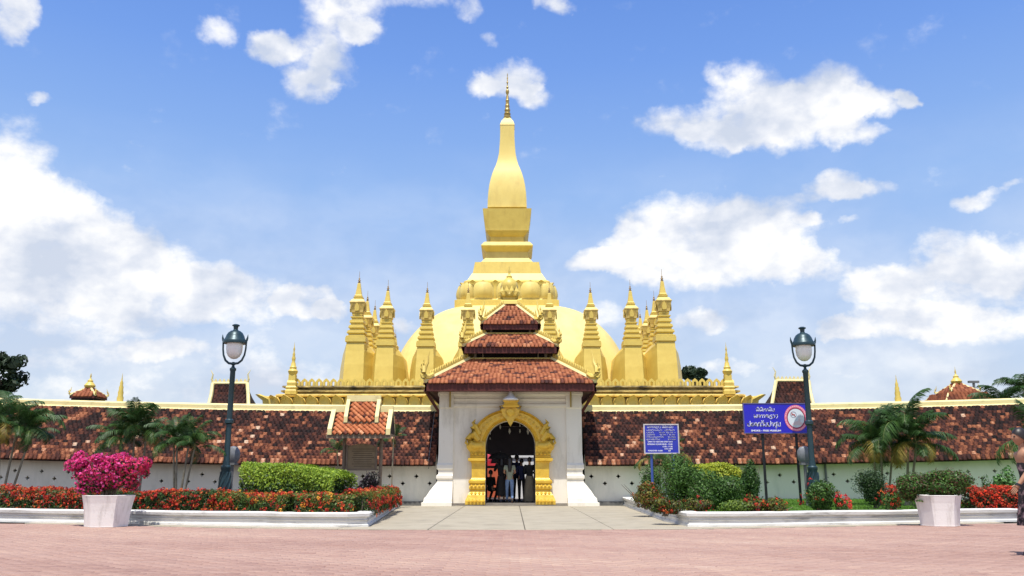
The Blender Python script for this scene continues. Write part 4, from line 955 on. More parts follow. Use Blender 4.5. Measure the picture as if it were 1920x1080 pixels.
# ------------------------------------------------------------------ notice kiosk with its two little roofs
def kiosk():
    Y = 26.6; X = lambda px, py=850: P(px, py, Y).x; Z = lambda py: P(960, py, Y).z
    xc = X(681); r = empty('notice_kiosk', (xc, Y, .2), 'wooden notice board under a double orange tiled roof with cream edges', 'notice kiosk')
    for px, a in ((645, 912), (714, 925)):
        MB().tube([(X(px), Y, .18), (X(px) + .01, Y, Z(818))], .055, 10).build('post', WOOD, r)
    tint = lambda u, v, rr: min(1, max(0, .66 + rr.gauss(0, .12) - (.5 if rr.random() < .06 else 0)))
    def tier(pxa, pxb, pyt, pye, yf, yb, n, frame, step=None):
        xa, xb = X(pxa, 790), X(pxb, 790); zt, ze = P(960, pyt, yb).z, P(960, pye, yf).z
        base = MB().loft([[(xa, yf, ze), (xa, yb, zt), (xa, 2 * yb - yf, ze)], [(xb, yf, ze), (xb, yb, zt), (xb, 2 * yb - yf, ze)]]).build('roof', mat('roof_batten', (.03, .018, .013), rough=.9), r)
        sl = Vector((0, yf - yb, ze - zt)); fr = frame
        tile_field('k', base, (xa + fr, yb, zt), (1, 0, 0), sl, xb - xa - 2 * fr, sl.length + .04, .165, .0825, TILEK, n, tint, loose=.4)
        tile_field('k', base, (xb - fr, yb, zt), (-1, 0, 0), Vector((0, yb - yf, ze - zt)), xb - xa - 2 * fr, sl.length + .04, .165, .0825, TILEK, 0, tint, loose=.4)
        for x in (xa + fr * .5, xb - fr * .5):
            mb = MB(); mb.loft([[(x - fr * .5, yf - .03, ze - .05), (x + fr * .5, yf - .03, ze - .05), (x + fr * .5, yf - .03, ze + .13), (x - fr * .5, yf - .03, ze + .13)], [(x - fr * .5, yb, zt - .02), (x + fr * .5, yb, zt - .02), (x + fr * .5, yb, zt + .15), (x - fr * .5, yb, zt + .15)],
                     [(x - fr * .5, 2 * yb - yf, ze - .05), (x + fr * .5, 2 * yb - yf, ze - .05), (x + fr * .5, 2 * yb - yf, ze + .13), (x - fr * .5, 2 * yb - yf, ze + .13)]])
            mb.build('bargeboard', CREAM, r)
        MB().box(((xa + xb) / 2, yb, zt + .08), (xb - xa - .01, .14, .19)).build('ridge', CREAM, r)
        MB().box(((xa + xb) / 2, yf + .03, ze - .09), (xb - xa + .06, .06, .13)).build('eave_board', WOOD, r)
        return xa, xb, ze, zt
    tier(622, 737, 772, 812, Y - .55, Y, 150, .13)
    tier(649, 713, 752, 789, Y - .36, Y + .04, 110, .11)
    MB().box((xc, Y, Z(816)), (X(735) - X(624), 1.0, .05)).build('ceiling_board', WOOD, r)
    xa, xb = X(652), X(705)
    o = [(xa, Z(880)), (xb, Z(880)), (xb, Z(838)), (xb - .15, Z(834)), (xc, Z(831.5)), (xa + .15, Z(834)), (xa, Z(838))]
    MB().prism(o, Y - .03, Y + .03).build('board', BROWN, r)
    mb = MB()
    for x in (xa - .015, xb + .015): mb.box((x, Y - .02, (Z(880) + Z(834)) / 2), (.05, .09, Z(834) - Z(880)))
    mb.box((xc, Y - .02, Z(880.5)), (xb - xa + .08, .09, .05)); mb.build('board_frame', WOOD, r)
    # rows of faded writing
    for k in range(9):
        MB().box((xc + RNG.uniform(-.02, .02), Y - .034, Z(842 + k * 4)), ((xb - xa) * RNG.uniform(.6, .82), .004, .018)).build('faded_line', mat('faded_writing', (.10, .075, .05), rough=.9), r)
    MB().box((xc, Y - .01, Z(822)), (.05, .05, .1)).build('lamp_hook', GREYM, r)
kiosk()

# ------------------------------------------------------------------ lamp posts
def lamp(px_b, py_b, px_t, py_t, lab, Y, ztip):
    x = P(px_b, py_b, Y).x; H = P(px_t, ztip, Y).z; r = empty('lamp_post', (x, Y, .2), lab, 'lamp post', 'old-style lamp posts beside the gate')
    k = (H - .2) / 308.0; Zp = lambda d: H - d * k   # d = photograph pixels below the tip
    def la(seq, name, m, n=20, sm=True): return MB().lathe([(a * k, Zp(b)) for a, b in seq], x, Y, n).build(name, m, r, smooth=sm)
    la([(11, 308), (11, 303), (9.5, 300), (10.5, 296), (9.5, 262), (7.5, 248), (8.5, 246), (8.5, 242), (6.5, 240)], 'base', IRON)
    # twisted ribs on the base
    mb = MB()
    for j in range(9):
        pts = []
        for i in range(9):
            t = i / 8; a = 2 * math.pi * j / 9 + t * 1.9; rad = (10.3 - 2.2 * t * t) * k; pts.append((x + rad * math.cos(a), Y + rad * math.sin(a), Zp(297 - t * 46)))
        mb.tube(pts, 1.3 * k, 5)
    mb.build('twisted_rib', IRON, r)
    la([(6.3, 241), (6.0, 238), (5.0, 230), (4.6, 172), (7.2, 170), (7.2, 165), (4.8, 163), (4.3, 82), (5.4, 80), (5.4, 77), (3.0, 75), (2.0, 72), (4.0, 70), (4.0, 68), (2, 66)], 'pole', IRON)
    mb = MB()
    for s in (-1, 1):
        pts = [(x + s * a * k, Y, Zp(b)) for a, b in ((0, 69), (8, 68), (14, 63), (18, 54), (19.5, 44), (20, 34), (20.5, 25))]
        MB().tube(pts, [2.2 * k, 2.0 * k, 1.9 * k, 1.7 * k, 1.6 * k, 1.5 * k, 1.5 * k], 8).build('yoke_arm', IRON, r, smooth=True)
        MB().tube([(x + s * 20.5 * k, Y, Zp(29)), (x + s * 21.5 * k, Y, Zp(24)), (x + s * 22 * k, Y, Zp(18))], [1.8 * k, 1.6 * k, .3 * k], 6).build('yoke_tip', IRON, r)
    la([(13.5, 34), (13.8, 42), (12.8, 50), (10, 56), (5, 60), (.1, 61)], 'globe', GLOBE, 24)
    la([(20, 34), (20.5, 31), (19.5, 28), (17, 26), (15, 20), (12, 15), (8, 12), (5, 11), (3.6, 9), (4.2, 4), (6.4, 3), (6.4, 1.5), (3.5, 0), (.1, -.3)], 'lantern_cap', IRON, 28)
lamp(421, 917, 441, 610, 'dark teal lamp post with opal globe rising from the left flower bed', 23.0, 608)
lamp(1525, 900, 1508, 613, 'dark teal lamp post with opal globe standing beside the smoke-free sign', 23.0, 613)
def bulkhead(px, py, lab, Y=23.7):
    x = P(px, py, Y).x; zc = P(px, py, Y).z; r = empty('garden_floodlight', (x, Y, .2), lab, 'floodlight', 'round grey floodlights on short posts')
    MB().lathe([(.0, zc - .24), (.12, zc - .21), (.185, zc - .11), (.195, zc), (.185, zc + .11), (.11, zc + .21), (0, zc + .24)], x, Y, 16, sy=.7).build('housing', mat('grey_housing', (.20, .21, .23), (.13, .14, .15), 8, .4), r, smooth=True)
    MB().box((x, Y, zc - .24), (.26, .2, .06)).build('bracket', GREYM, r)
    MB().tube([(x, Y, .2), (x, Y, zc - .2)], .045, 8).build('post', GREYM, r)
bulkhead(437, 853, 'round grey floodlight on a short post behind the left lamp post')
bulkhead(1508, 853, 'round grey floodlight on a short post left of the right lamp post')

# ------------------------------------------------------------------ signs
def ribbon(mb, pts, w, x0, z0, sx, sz, y, th=.006):
    for a, b in zip(pts[:-1], pts[1:]):
        A = Vector((x0 + a[0] * sx, z0 + a[1] * sz)); B = Vector((x0 + b[0] * sx, z0 + b[1] * sz)); d = B - A
        if d.length < 1e-6: continue
        d.normalize(); n = Vector((-d.y, d.x)) * w / 2; A -= d * w * .3; B += d * w * .3
        q = [A + n, A - n, B - n, B + n]; mb.add([(p.x, y - th, p.y) for p in q] + [(p.x, y, p.y) for p in q], [(0, 1, 2, 3), (0, 4, 5, 1), (1, 5, 6, 2), (2, 6, 7, 3), (3, 7, 4, 0)])
def circ(cx, cy, r, a0=0, a1=360, n=10): return [(cx + r * math.cos(R(a0 + (a1 - a0) * i / n)), cy + r * math.sin(R(a0 + (a1 - a0) * i / n))) for i in range(n + 1)]
# Lao letters as pen strokes: (advance, [strokes]); marks have advance 0 and sit over or under the letter before them
LAO = {
 'ພ': (1.0, [circ(.2, .78, .10) + [(.12, .6), (.14, .08), (.30, .08), (.48, .55), (.66, .08), (.84, .08), (.88, .95)]]),
 'ທ': (.9, [circ(.2, .8, .10) + [(.14, .6), (.14, .05)], [(.14, .25), (.45, .75), (.7, .86), (.8, .7), (.8, .05)]]),
 'ະ': (.45, [circ(.15, .7, .09) + [(.36, .86)], circ(.15, .3, .09) + [(.36, .46)]]),
 'ນ': (.85, [circ(.2, .78, .10) + [(.14, .6), (.14, .15), (.3, .06), (.6, .1), (.72, .3), (.74, .88)], circ(.76, .14, .09)]),
 'າ': (.55, [[(.08, .7), (.18, .88), (.34, .85), (.40, .65), (.40, .05)]]),
 'ດ': (.85, [circ(.42, .45, .12) + [(.3, .25), (.15, .45), (.2, .78), (.45, .9), (.7, .75), (.74, .05)]]),
 'ຫ': (.95, [circ(.2, .8, .09) + [(.12, .05)], [(.12, .4), (.45, .5), (.75, .88)], [(.5, .5), (.8, .35), (.82, .05)]]),
 'ຼ': (0, [[(-.65, -.12), (-.45, -.28), (-.1, -.22)]]),
 'ວ': (.75, [circ(.2, .15, .10) + [(.45, .05), (.62, .3), (.6, .7), (.4, .9), (.12, .75)]]),
 'ງ': (.75, [circ(.25, .78, .10) + [(.5, .88), (.6, .6), (.5, .1), (.3, -.1)]]),
 'ປ': (.9, [circ(.2, .62, .09) + [(.13, .4), (.16, .1), (.4, .04), (.68, .1), (.74, .3), (.74, 1.2)]]),
 'ອ': (.8, [circ(.4, .45, .36, 150, 490, 14), circ(.25, .42, .08)]),
 'ຄ': (.85, [circ(.3, .4, .10) + [(.3, .2), (.14, .1), (.12, .6), (.3, .9), (.6, .86), (.7, .6), (.72, .05)]]),
 'ຢ': (.95, [circ(.22, .74, .10) + [(.14, .45), (.3, .4), (.14, .3), (.2, .06), (.6, .06), (.78, .2), (.78, 1.2)]]),
 'ສ': (.9, [circ(.35, .4, .10) + [(.3, .12), (.14, .3), (.2, .78), (.45, .88), (.66, .75), (.7, .05)], [(.66, .75), (.85, 1.0)]]),
 'ບ': (.85, [circ(.2, .78, .09) + [(.13, .5), (.16, .1), (.4, .04), (.68, .1), (.72, .4), (.72, .9)]]),
 'ິ': (0, [[(-.7, 1.08), (-.55, 1.25), (-.3, 1.25), (-.2, 1.08), (-.7, 1.08)]]),
 'ັ': (0, [[(-.6, 1.3), (-.5, 1.1), (-.25, 1.12), (-.15, 1.32)]]),
 'ູ': (0, [[(-.35, -.1), (-.35, -.4)], [(-.5, -.12), (-.35, -.25), (-.2, -.12)]]),
 'ຍ': (.85, [circ(.25, .6, .12) + [(.14, .3), (.3, .05), (.6, .08), (.72, .3), (.74, .9)]]), 'ກ': (.85, [[(.1, .05), (.1, .6), (.25, .88), (.6, .88), (.72, .6), (.72, .05)], [(.1, .4), (.3, .5)]]), 'ເ': (.4, [circ(.2, .14, .09) + [(.12, .9)]]), 'ມ': (.9, [circ(.2, .78, .09) + [(.13, .1), (.7, .12), (.74, .9)]]), ' ': (.5, []),
 '0': (.7, [circ(.3, .45, .3, 0, 360, 12)]), '8': (.7, [circ(.3, .68, .2, 0, 360, 10), circ(.3, .25, .25, 0, 360, 10)]), '1': (.5, [[(.1, .7), (.3, .9), (.3, 0)]]), '2': (.7, [[(.1, .7), (.3, .9), (.5, .7), (.1, 0), (.55, 0)]]), '3': (.7, [[(.1, .85), (.5, .8), (.3, .5), (.5, .2), (.1, .05)]]), '6': (.7, [[(.5, .85), (.15, .5)], circ(.3, .27, .23, 0, 360, 10)]), '.': (.3, [circ(.1, .03, .04)]), '-': (.5, [[(.05, .4), (.4, .4)]]), ':': (.3, [circ(.1, .1, .04), circ(.1, .55, .04)])}
def lao(text, x0, x1, zb, h, y, w, name, parent, m=None, centre=True):
    tot = sum(LAO[c][0] for c in text); s = (x1 - x0) / tot; mb = MB(); x = x0
    for c in text:
        for st in LAO[c][1]: ribbon(mb, st, w, x, zb, s, h, y)
        x += LAO[c][0] * s
    return mb.build(name, m or LETTER, parent)
def text_mesh(cu, parent):
    t = bpy.data.objects.new('t', cu); C.objects.link(t); bpy.context.view_layer.update()
    me = bpy.data.meshes.new_from_object(t.evaluated_get(bpy.context.evaluated_depsgraph_get())); me.name = 'lettering'; me.materials.clear()
    bpy.data.objects.remove(t); return link('lettering', me, LETTER, parent)
def sign_big():
    Y = 24.0; X = lambda px: P(px, 785, Y).x; Z = lambda py: P(960, py, Y).z
    xa, xb, zb, zt = X(1395), X(1516), Z(811.5), Z(757.5); xc = (xa + xb) / 2
    r = empty('smoke_free_sign', (xc, Y, .2), 'royal blue sign with white Lao words and a pink ring emblem on two dark poles', 'sign')
    MB().box((xc, Y, (zt + zb) / 2), (xb - xa, .04, zt - zb)).build('board', SIGNB, r)
    mb = MB()
    for z in (zt + .01, zb - .01): mb.box((xc, Y, z), (xb - xa + .05, .06, .025))
    for x in (xa - .01, xb + .01): mb.box((x, Y, (zt + zb) / 2), (.025, .058, zt - zb))
    mb.build('frame', mat('sign_edge', (.10, .10, .25), rough=.5), r)
    for px in (1429, 1492): MB().tube([(X(px), Y + .05, .18), (X(px) - .01, Y + .05, zt - .05)], .038, 8).build('pole', BLACKM, r)
    y = Y - .021; u = (xb - xa) / 121.0
    lx = lambda px: xa + (px - 1395) * u
    lao('ພິພິທະພັນ', lx(1418), lx(1453), Z(771.5), 6.2 * u, y, .9 * u, 'lettering', r)
    lao('ພະທາດຫຼວງ', lx(1413), lx(1459), Z(783.5), 6.6 * u, y, 1.1 * u, 'lettering', r)
    lao('ປອດຄວັນຢາສູບ', lx(1400), lx(1463), Z(799.5), 8.0 * u, y, 1.35 * u, 'lettering', r)
    cu = bpy.data.curves.new('lettering', 'FONT'); cu.body = 'SMOKE - FREE MUSEUM'; cu.size = 4.3 * u; cu.extrude = .004; cu.offset = .0022; cu.align_x = 'CENTER'
    o = text_mesh(cu, r); o.location = (lx(1434.5) - xc, y - Y - .003, Z(809) - .2); o.rotation_euler = (math.pi / 2, 0, 0); o.scale = (1.25, 1, 1)
    cx, cz = lx(1492), Z(784); ro = 22 * u * .98
    ring = lambda a, b, name, m, th: MB().loft([[(cx + rr * math.cos(t), y - d, cz + rr * 1.13 * math.sin(t)) for t in [2 * math.pi * i / 48 for i in range(48)]] for rr, d in ((a, 0), (a, th), (b, th), (b, 0))], cap=False).build(name, m, r)
    def disc(a, name, m, th, dx=0, dz=0, k=1.13): return MB().loft([[(cx + dx + a * math.cos(t), y - d, cz + dz + a * k * math.sin(t)) for t in [2 * math.pi * i / 40 for i in range(40)]] for d in (0, th)]).build(name, m, r)
    ring(ro, ro * .80, 'emblem_ring', PINKR, .006); ring(ro * .80, ro * .72, 'emblem_ring', mat('emblem_dark_red', (.25, .02, .06)), .005)
    disc(ro * .725, 'emblem_disc', mat('emblem_white', (.66, .72, .78)), .003)
    # little white marks running round the ring
    mb = MB()
    for k in range(34):
        if k in (0, 17): continue
        a = 2 * math.pi * k / 34; c = Vector((cx + ro * .9 * math.cos(a), cz + ro * .9 * 1.13 * math.sin(a))); t = Vector((-math.sin(a), math.cos(a)))
        ribbon(mb, [(c - t * u * .9).to_tuple(), (c + t * u * .5).to_tuple()], 1.5 * u, 0, 0, 1, 1, y - .006, .002)
    mb.build('ring_lettering', mat('emblem_pale_pink', (.85, .55, .62)), r)
    # no-smoking roundel
    def ring2(a, b, dx, dz, name, m): return MB().loft([[(cx + dx + rr * math.cos(t), y - d, cz + dz + rr * math.sin(t)) for t in [2 * math.pi * i / 24 for i in range(24)]] for rr, d in ((a, .003), (a, .006), (b, .006), (b, .003))], cap=False).build(name, m, r)
    ring2(6.0 * u, 4.6 * u, -4.5 * u, 6.5 * u, 'no_smoking_ring', mat('roundel_grey', (.35, .35, .42)))
    mb = MB(); ribbon(mb, [(cx - 8.3 * u, cz + 10 * u), (cx - .8 * u, cz + 3 * u)], 1.0 * u, 0, 0, 1, 1, y - .003); ribbon(mb, [(cx - 8 * u, cz + 6 * u), (cx - 2 * u, cz + 6.6 * u)], 1.3 * u, 0, 0, 1, 1, y - .003); mb.build('no_smoking_bar', mat('roundel_red', (.5, .08, .08)), r)
    mb = MB(); mb.prism([(cx + a * u, cz + b * u) for a, b in ((-9, -13), (13, -13), (11, -8), (8, -7), (6.5, 3), (6, 8), (5.5, 3), (4, -5), (-1, -6), (-6, -9))], y - .005, y - .003); mb.build('stupa_drawing', mat('faint_pink', (.70, .56, .60)), r)
sign_big()
def sign_small():
    Y = 23.6; X = lambda px: P(px, 822, Y).x; Z = lambda py: P(960, py, Y).z
    xa, xb, zb, zt = X(1208), X(1272), Z(850), Z(796); xc = (xa + xb) / 2
    r = empty('visitor_notice', (xc, Y, .2), 'blue notice with white frame and rows of small white writing on blue posts', 'sign')
    MB().box((xc, Y, (zt + zb) / 2), (xb - xa - .02, .03, zt - zb - .02)).build('board', SIGNB2, r)
    for z in (zt, zb): MB().box((xc, Y, z), (xb - xa + .03, .055, .032)).build('frame_rail', FRAMEW, r)
    for x in (xa, xb): MB().box((x, Y, (zt + zb) / 2), (.032, .054, zt - zb - .034)).build('frame_stile', FRAMEW, r)
    for px in (1221, 1261): MB().tube([(X(px), Y + .05, .18), (X(px), Y + .05, zt - .1)], .035, 8).build('post', BLUEP, r)
    y = Y - .016; u = (xb - xa) / 64.0; lx = lambda px: xa + (px - 1208) * u
    rows = [(799.5, 1214, 1263, 3.6, 'ກຳ' if False else 'ພະທາດຫຼວງ ປະກາດ'.replace('ປະກາດ', 'ພິພິທະພັນ'), .55), (804.5, 1212, 1242, 2.8, 'ບອກເວລາ'.replace('ເວລາ', 'ເມນາ'), .5), (804.5, 1246, 1265, 2.8, 'ປອດນາ', .5),
            (808.8, 1212, 1226, 2.6, 'ບອກ', .45), (808.8, 1236, 1247, 2.6, '08.00', .42), (808.8, 1249, 1267, 2.6, '12.00 -', .42), (813.0, 1212, 1228, 2.6, 'ນາທະວ', .45), (813.0, 1237, 1266, 2.6, '13.00 - 16.00', .42),
            (817.2, 1212, 1244, 2.4, 'ຄວັນນາພະທາດ', .42), (817.2, 1252, 1267, 2.4, '10.000', .42), (821.5, 1212, 1237, 2.4, 'ຫຼວງພັນດາບ', .42), (821.5, 1252, 1267, 2.4, '30.000', .42)]
    for py, a, b, h, t, w in rows: lao(t, lx(a), lx(b), Z(py + 3.4), h * u, y, w * u, 'lettering', r)
    def eng(t, px, py, s, al='LEFT'):
        cu = bpy.data.curves.new('lettering', 'FONT'); cu.body = t; cu.size = s * u; cu.extrude = .002; cu.offset = .0012; cu.align_x = al
        o = text_mesh(cu, r); o.location = (lx(px) - xc, y - Y - .002, Z(py) - .2); o.rotation_euler = (math.pi / 2, 0, 0)
    eng('OPEN TO VISITORS EVERY DAY', 1214, 829.5, 3.35); eng('OPENING HOURS', 1213, 834.2, 3.4); eng('08.00 - 12.00', 1241, 834.2, 3.6)
    eng('13.00 - 16.00', 1241, 838.6, 3.6); eng('FOREIGNER 10.000', 1214, 846.2, 3.3); eng('LAO 3.000', 1245, 842.6, 3.4); eng('KIP', 1252, 846.4, 3.3)
sign_small()

# ------------------------------------------------------------------ planters
def planter(pxl, pxr, pyt, pyb, rot, lab):
    g = G((pxl + pxr) / 2, pyb); Y = g.y + .42; x = P((pxl + pxr) / 2, 950, g.y + .25).x; k = 1 / (FPX / (g.y * math.cos(PITCH))); h = P(960, pyt, g.y + .05).z
    wt = (pxr - pxl) / 2 * k * 1.02
    r = empty('planter', (x, Y, 0), lab, 'planter', 'white six-sided concrete planters on the paving')
    prof = [(.80, 0), (.80, .03), (.825, .25 * h), (.86, .5 * h), (.91, .75 * h), (.97, .95 * h), (.985, h - .01), (.985, h), (.90, h + .002), (.88, h - .08)]
    MB().loft([[(x + wt * a * math.cos(rot + math.pi / 3 * j) * 1.0, Y + wt * a * math.sin(rot + math.pi / 3 * j), z) for j in range(6)] for a, z in prof], cap=True).build('pot', POTM, r, bevel=.006)
    MB().lathe([(wt * .8, h - .12), (wt * .8, h - .07)], x, Y, 6, rot).build('soil', SOIL, r)
    return x, Y, h, wt
PL = planter(147, 243, 929, 989.5, R(-48), 'white hexagonal planter full of pink bougainvillea, standing before the left kerb')
PR = planter(1724, 1810, 929, 988, R(-12) + R(-60) , 'white hexagonal planter of green bougainvillea, standing before the right kerb')

# ------------------------------------------------------------------ planting
def obj_leaves(name, cen, nrm, size, cols, parent, m=LEAF, aspect=.5, jit=.5):
    o = link(name, leaf_mesh(name, cen - np.array(wloc(parent)), nrm, size, cols, aspect, jit), m, parent); return o
def flowers(cen, nrm, name, parent, cols, rad=.05, petals=9, psize=.03):
    n = len(cen); c = np.repeat(cen, petals, 0); d = RNG.normal(0, 1, (n * petals, 3)); d /= np.linalg.norm(d, axis=1, keepdims=True); d = d * .8 + np.repeat(nrm, petals, 0) * .7
    d /= np.linalg.norm(d, axis=1, keepdims=True); c = c + d * rad; base = palette(n, cols, .2); col = np.clip(np.repeat(base, petals, 0) * RNG.uniform(.8, 1.2, (n * petals, 1)), 0, 1)
    return obj_leaves(name, c, d, psize, col, parent, PETALM, .8, .35)
def hedge(path, w, h, z0, n, lab, name, cat, cols, leaf=.055, nfl=0, fcols=None, flfn=None, top=.05, group=None, topcol=None, hfn=None, frad=.045, tthr=.66):
    """path: list of ground points; clipped hedge of small leaves over twigs"""
    pts = [Vector((p[0], p[1])) for p in path]; L_ = [(b - a).length for a, b in zip(pts[:-1], pts[1:])]; tot = sum(L_); cum = np.concatenate([[0], np.cumsum(L_)])
    r = empty(name, (float(np.mean([p.x for p in pts])), float(np.mean([p.y for p in pts])), z0), lab, cat, group)
    def place(s, u, v):   # s along, u across -1..1, v up 0..1
        s = np.clip(s, 0, tot - 1e-6); i = np.searchsorted(cum, s, side='right') - 1; i = np.clip(i, 0, len(L_) - 1); t = (s - cum[i]) / np.array(L_)[i]
        A = np.array([tuple(p) for p in pts]); a = A[i]; b = A[i + 1]; d = (b - a) / np.linalg.norm(b - a, axis=1, keepdims=True); nn = np.stack([d[:, 1], -d[:, 0]], 1)
        hh = h * (hfn(s / tot) if hfn else 1.0) * (1 + top * np.sin(s * 2.3 + 1) + top * .8 * np.sin(s * 5.9 + 2)) 
        ww = w / 2 * (1 + .08 * np.sin(s * 3.1) + .05 * np.sin(v * 9 + s * 4)); c = a + (b - a) * t[:, None] + nn * (u * ww)[:, None]
        return np.stack([c[:, 0], c[:, 1], z0 + v * hh], 1), nn
    def surf(n, up=.45):
        k = RNG.random(n); s = RNG.uniform(0, tot, n); u = RNG.uniform(-1, 1, n); v = RNG.uniform(0, 1, n); N_ = np.zeros((n, 3))
        istop = k < up; isf = ~istop
        v = np.where(istop, 1 - RNG.exponential(.05, n), v); u = np.where(isf, np.where(RNG.random(n) < .72, 1, -1) * (1 - RNG.exponential(.08, n)), u)
        e = RNG.random(n) < .03; s = np.where(e, np.where(RNG.random(n) < .5, 0, tot), s)
        u *= np.sqrt(np.clip(1 - np.clip((v - .82) / .18, 0, 1) ** 2 * .35, 0, 1))
        p, nn = place(s, u, v); N_[:, :2] = nn * np.where(istop, u * .4, np.sign(u))[:, None]; N_[:, 2] = np.where(istop, 1.0, .25)
        p += RNG.normal(0, .02, (n, 3)); return p, N_, v
    p, N_, v = surf(n); col = palette(n, cols, .22)
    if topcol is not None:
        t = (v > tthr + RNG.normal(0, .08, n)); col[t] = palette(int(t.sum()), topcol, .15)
    obj_leaves('foliage', p, N_, leaf, col, r)
    # twigs and inner growth
    ni = n // 3; s = RNG.uniform(0, tot, ni); q, _ = place(s, RNG.uniform(-.82, .82, ni), RNG.uniform(0, .9, ni)); obj_leaves('inner_foliage', q, np.tile([0, 0, 1.], (ni, 1)), leaf * 1.6, palette(ni, cols, .25), r, jit=1.2)
    mb = MB()
    for k in range(max(3, int(tot / .35))):
        c, _ = place(np.array([(k + .5) * tot / max(3, int(tot / .35))]), np.array([RNG.uniform(-.3, .3)]), np.array([0.])); c = c[0]
        for b_ in range(3): mb.tube([(c[0], c[1], z0), (c[0] + RNG.normal(0, .08), c[1] + RNG.normal(0, .06), z0 + h * .45), (c[0] + RNG.normal(0, .14), c[1] + RNG.normal(0, .1), z0 + h * .8)], [.012, .009, .004], 4)
    stuff(mb.build('twigs', BARK, r))
    if nfl:
        m_ = int(nfl * 1.8); p, N_, v = surf(m_); 
        cl_ = np.sin(p[:, 0] * 7.3 + 1) * np.sin(p[:, 2] * 17 + p[:, 0] * 3) + .6 * np.sin(p[:, 0] * 2.1 + p[:, 2] * 9); kk = (cl_ + RNG.normal(0, .5, m_)) > -.25; p = p[kk]; N_ = N_[kk]; v = v[kk]; m_ = len(p)
        if flfn is not None:
            k = RNG.random(m_) < flfn(p[:, 0], v); p = p[k]; N_ = N_[k]
        N2 = N_ / np.linalg.norm(N_, axis=1, keepdims=True); flowers(p + N2 * .015, N2, 'blossoms', r, fcols, rad=frad, psize=frad * .9)
    return r
IXG = [(.035, .075, .018), (.05, .10, .02), (.028, .055, .016), (.07, .12, .025)]
IXR = [(.56, .06, .035), (.60, .09, .035), (.44, .04, .03), (.66, .16, .05), (.32, .025, .03)]
def gp(px, py, z=.2): p = G(px, py, z); return (p.x, p.y)
# left: flower hedge in three plants along the kerb and the block of clipped lime hedge
def kin(p, q): return (p, q)
lx = lambda px, Y: P(px, 930, Y).x
YH = KL[2].y + .62
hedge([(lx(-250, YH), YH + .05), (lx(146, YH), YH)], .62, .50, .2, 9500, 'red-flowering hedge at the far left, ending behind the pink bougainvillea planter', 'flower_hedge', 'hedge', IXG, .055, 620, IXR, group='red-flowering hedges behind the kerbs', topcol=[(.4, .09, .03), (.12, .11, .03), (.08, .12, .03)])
hedge([(lx(150, YH), YH), (lx(420, YH - .2), YH - .2)], .62, .40, .2, 9000, 'red-flowering hedge between the pink planter and the foot of the left lamp post', 'flower_hedge', 'hedge', IXG, .052, 520, IXR, group='red-flowering hedges behind the kerbs', hfn=lambda t: 1.08)
YH2 = KL[6].y + .60
hedge([(lx(424, YH - .2), YH - .2), (lx(560, YH2), YH2), (lx(664, YH2 + .05), YH2 + .05)], .62, .40, .2, 9500, 'red and green flowering hedge in front of the clipped lime hedge', 'flower_hedge', 'hedge', IXG + [(.12, .2, .03)], .055, 430, IXR + [(.7, .35, .05)], group='red-flowering hedges behind the kerbs', topcol=[(.12, .20, .03), (.2, .12, .03), (.08, .14, .03)])
hedge([(lx(668, YH2 + .2), YH2 + .2), (lx(706, 21.6), 21.6), (lx(731, 25.4), 25.4)], .6, .44, .2, 9500, 'flowering hedge turning the corner of the bed towards the gate', 'flower_hedge', 'hedge', IXG + [(.11, .16, .03)], .055, 420, IXR, group='red-flowering hedges behind the kerbs', topcol=[(.12, .2, .03), (.3, .12, .03)])
hedge([(lx(476, 20.6), 20.6), (lx(645, 20.2), 20.2)], 1.5, 1.03, .2, 21000, 'clipped hedge with bright lime green top between the left lamp post and the kiosk', 'clipped_hedge', 'hedge', [(.035, .08, .015), (.05, .11, .02), (.025, .055, .013)], .06, topcol=LIME, top=.035, tthr=.56, hfn=lambda t: np.where(t < .72, 1.0, 1.0 - (t - .72) * .75))  # lime top and darker side leaves put sun and shade into the colour
# right: hedge behind the right kerb, beside the woman
YHR = KR[-1].y + .62
hedge([(lx(1808, YHR), YHR), (lx(1990, YHR), YHR)], .62, .50, .2, 8000, 'red-flowering hedge right of the right planter, beside the walking woman', 'flower_hedge', 'hedge', [(.04, .06, .02), (.06, .05, .02), (.035, .045, .016)], .052, 640, IXR[:3] + [(.80, .07, .03)], group='red-flowering hedges behind the kerbs', topcol=[(.5, .07, .03), (.3, .05, .03), (.10, .09, .03)])
hedge([(lx(1286, 22.3), 22.3), (lx(1392, 22.3), 22.3)], 1.3, 1.07, .2, 14000, 'clipped hedge with a rounded lime yellow top behind the mixed shrubs', 'clipped_hedge', 'hedge', [(.05, .10, .018), (.07, .14, .025), (.03, .07, .015)], .06, topcol=[(.36, .42, .03), (.28, .36, .03), (.42, .44, .04)], top=.05, hfn=lambda t: .86 + .14 * np.sin(np.clip(t, 0, 1) * math.pi))  # sunlit top and shaded sides are put into the leaf colours here too

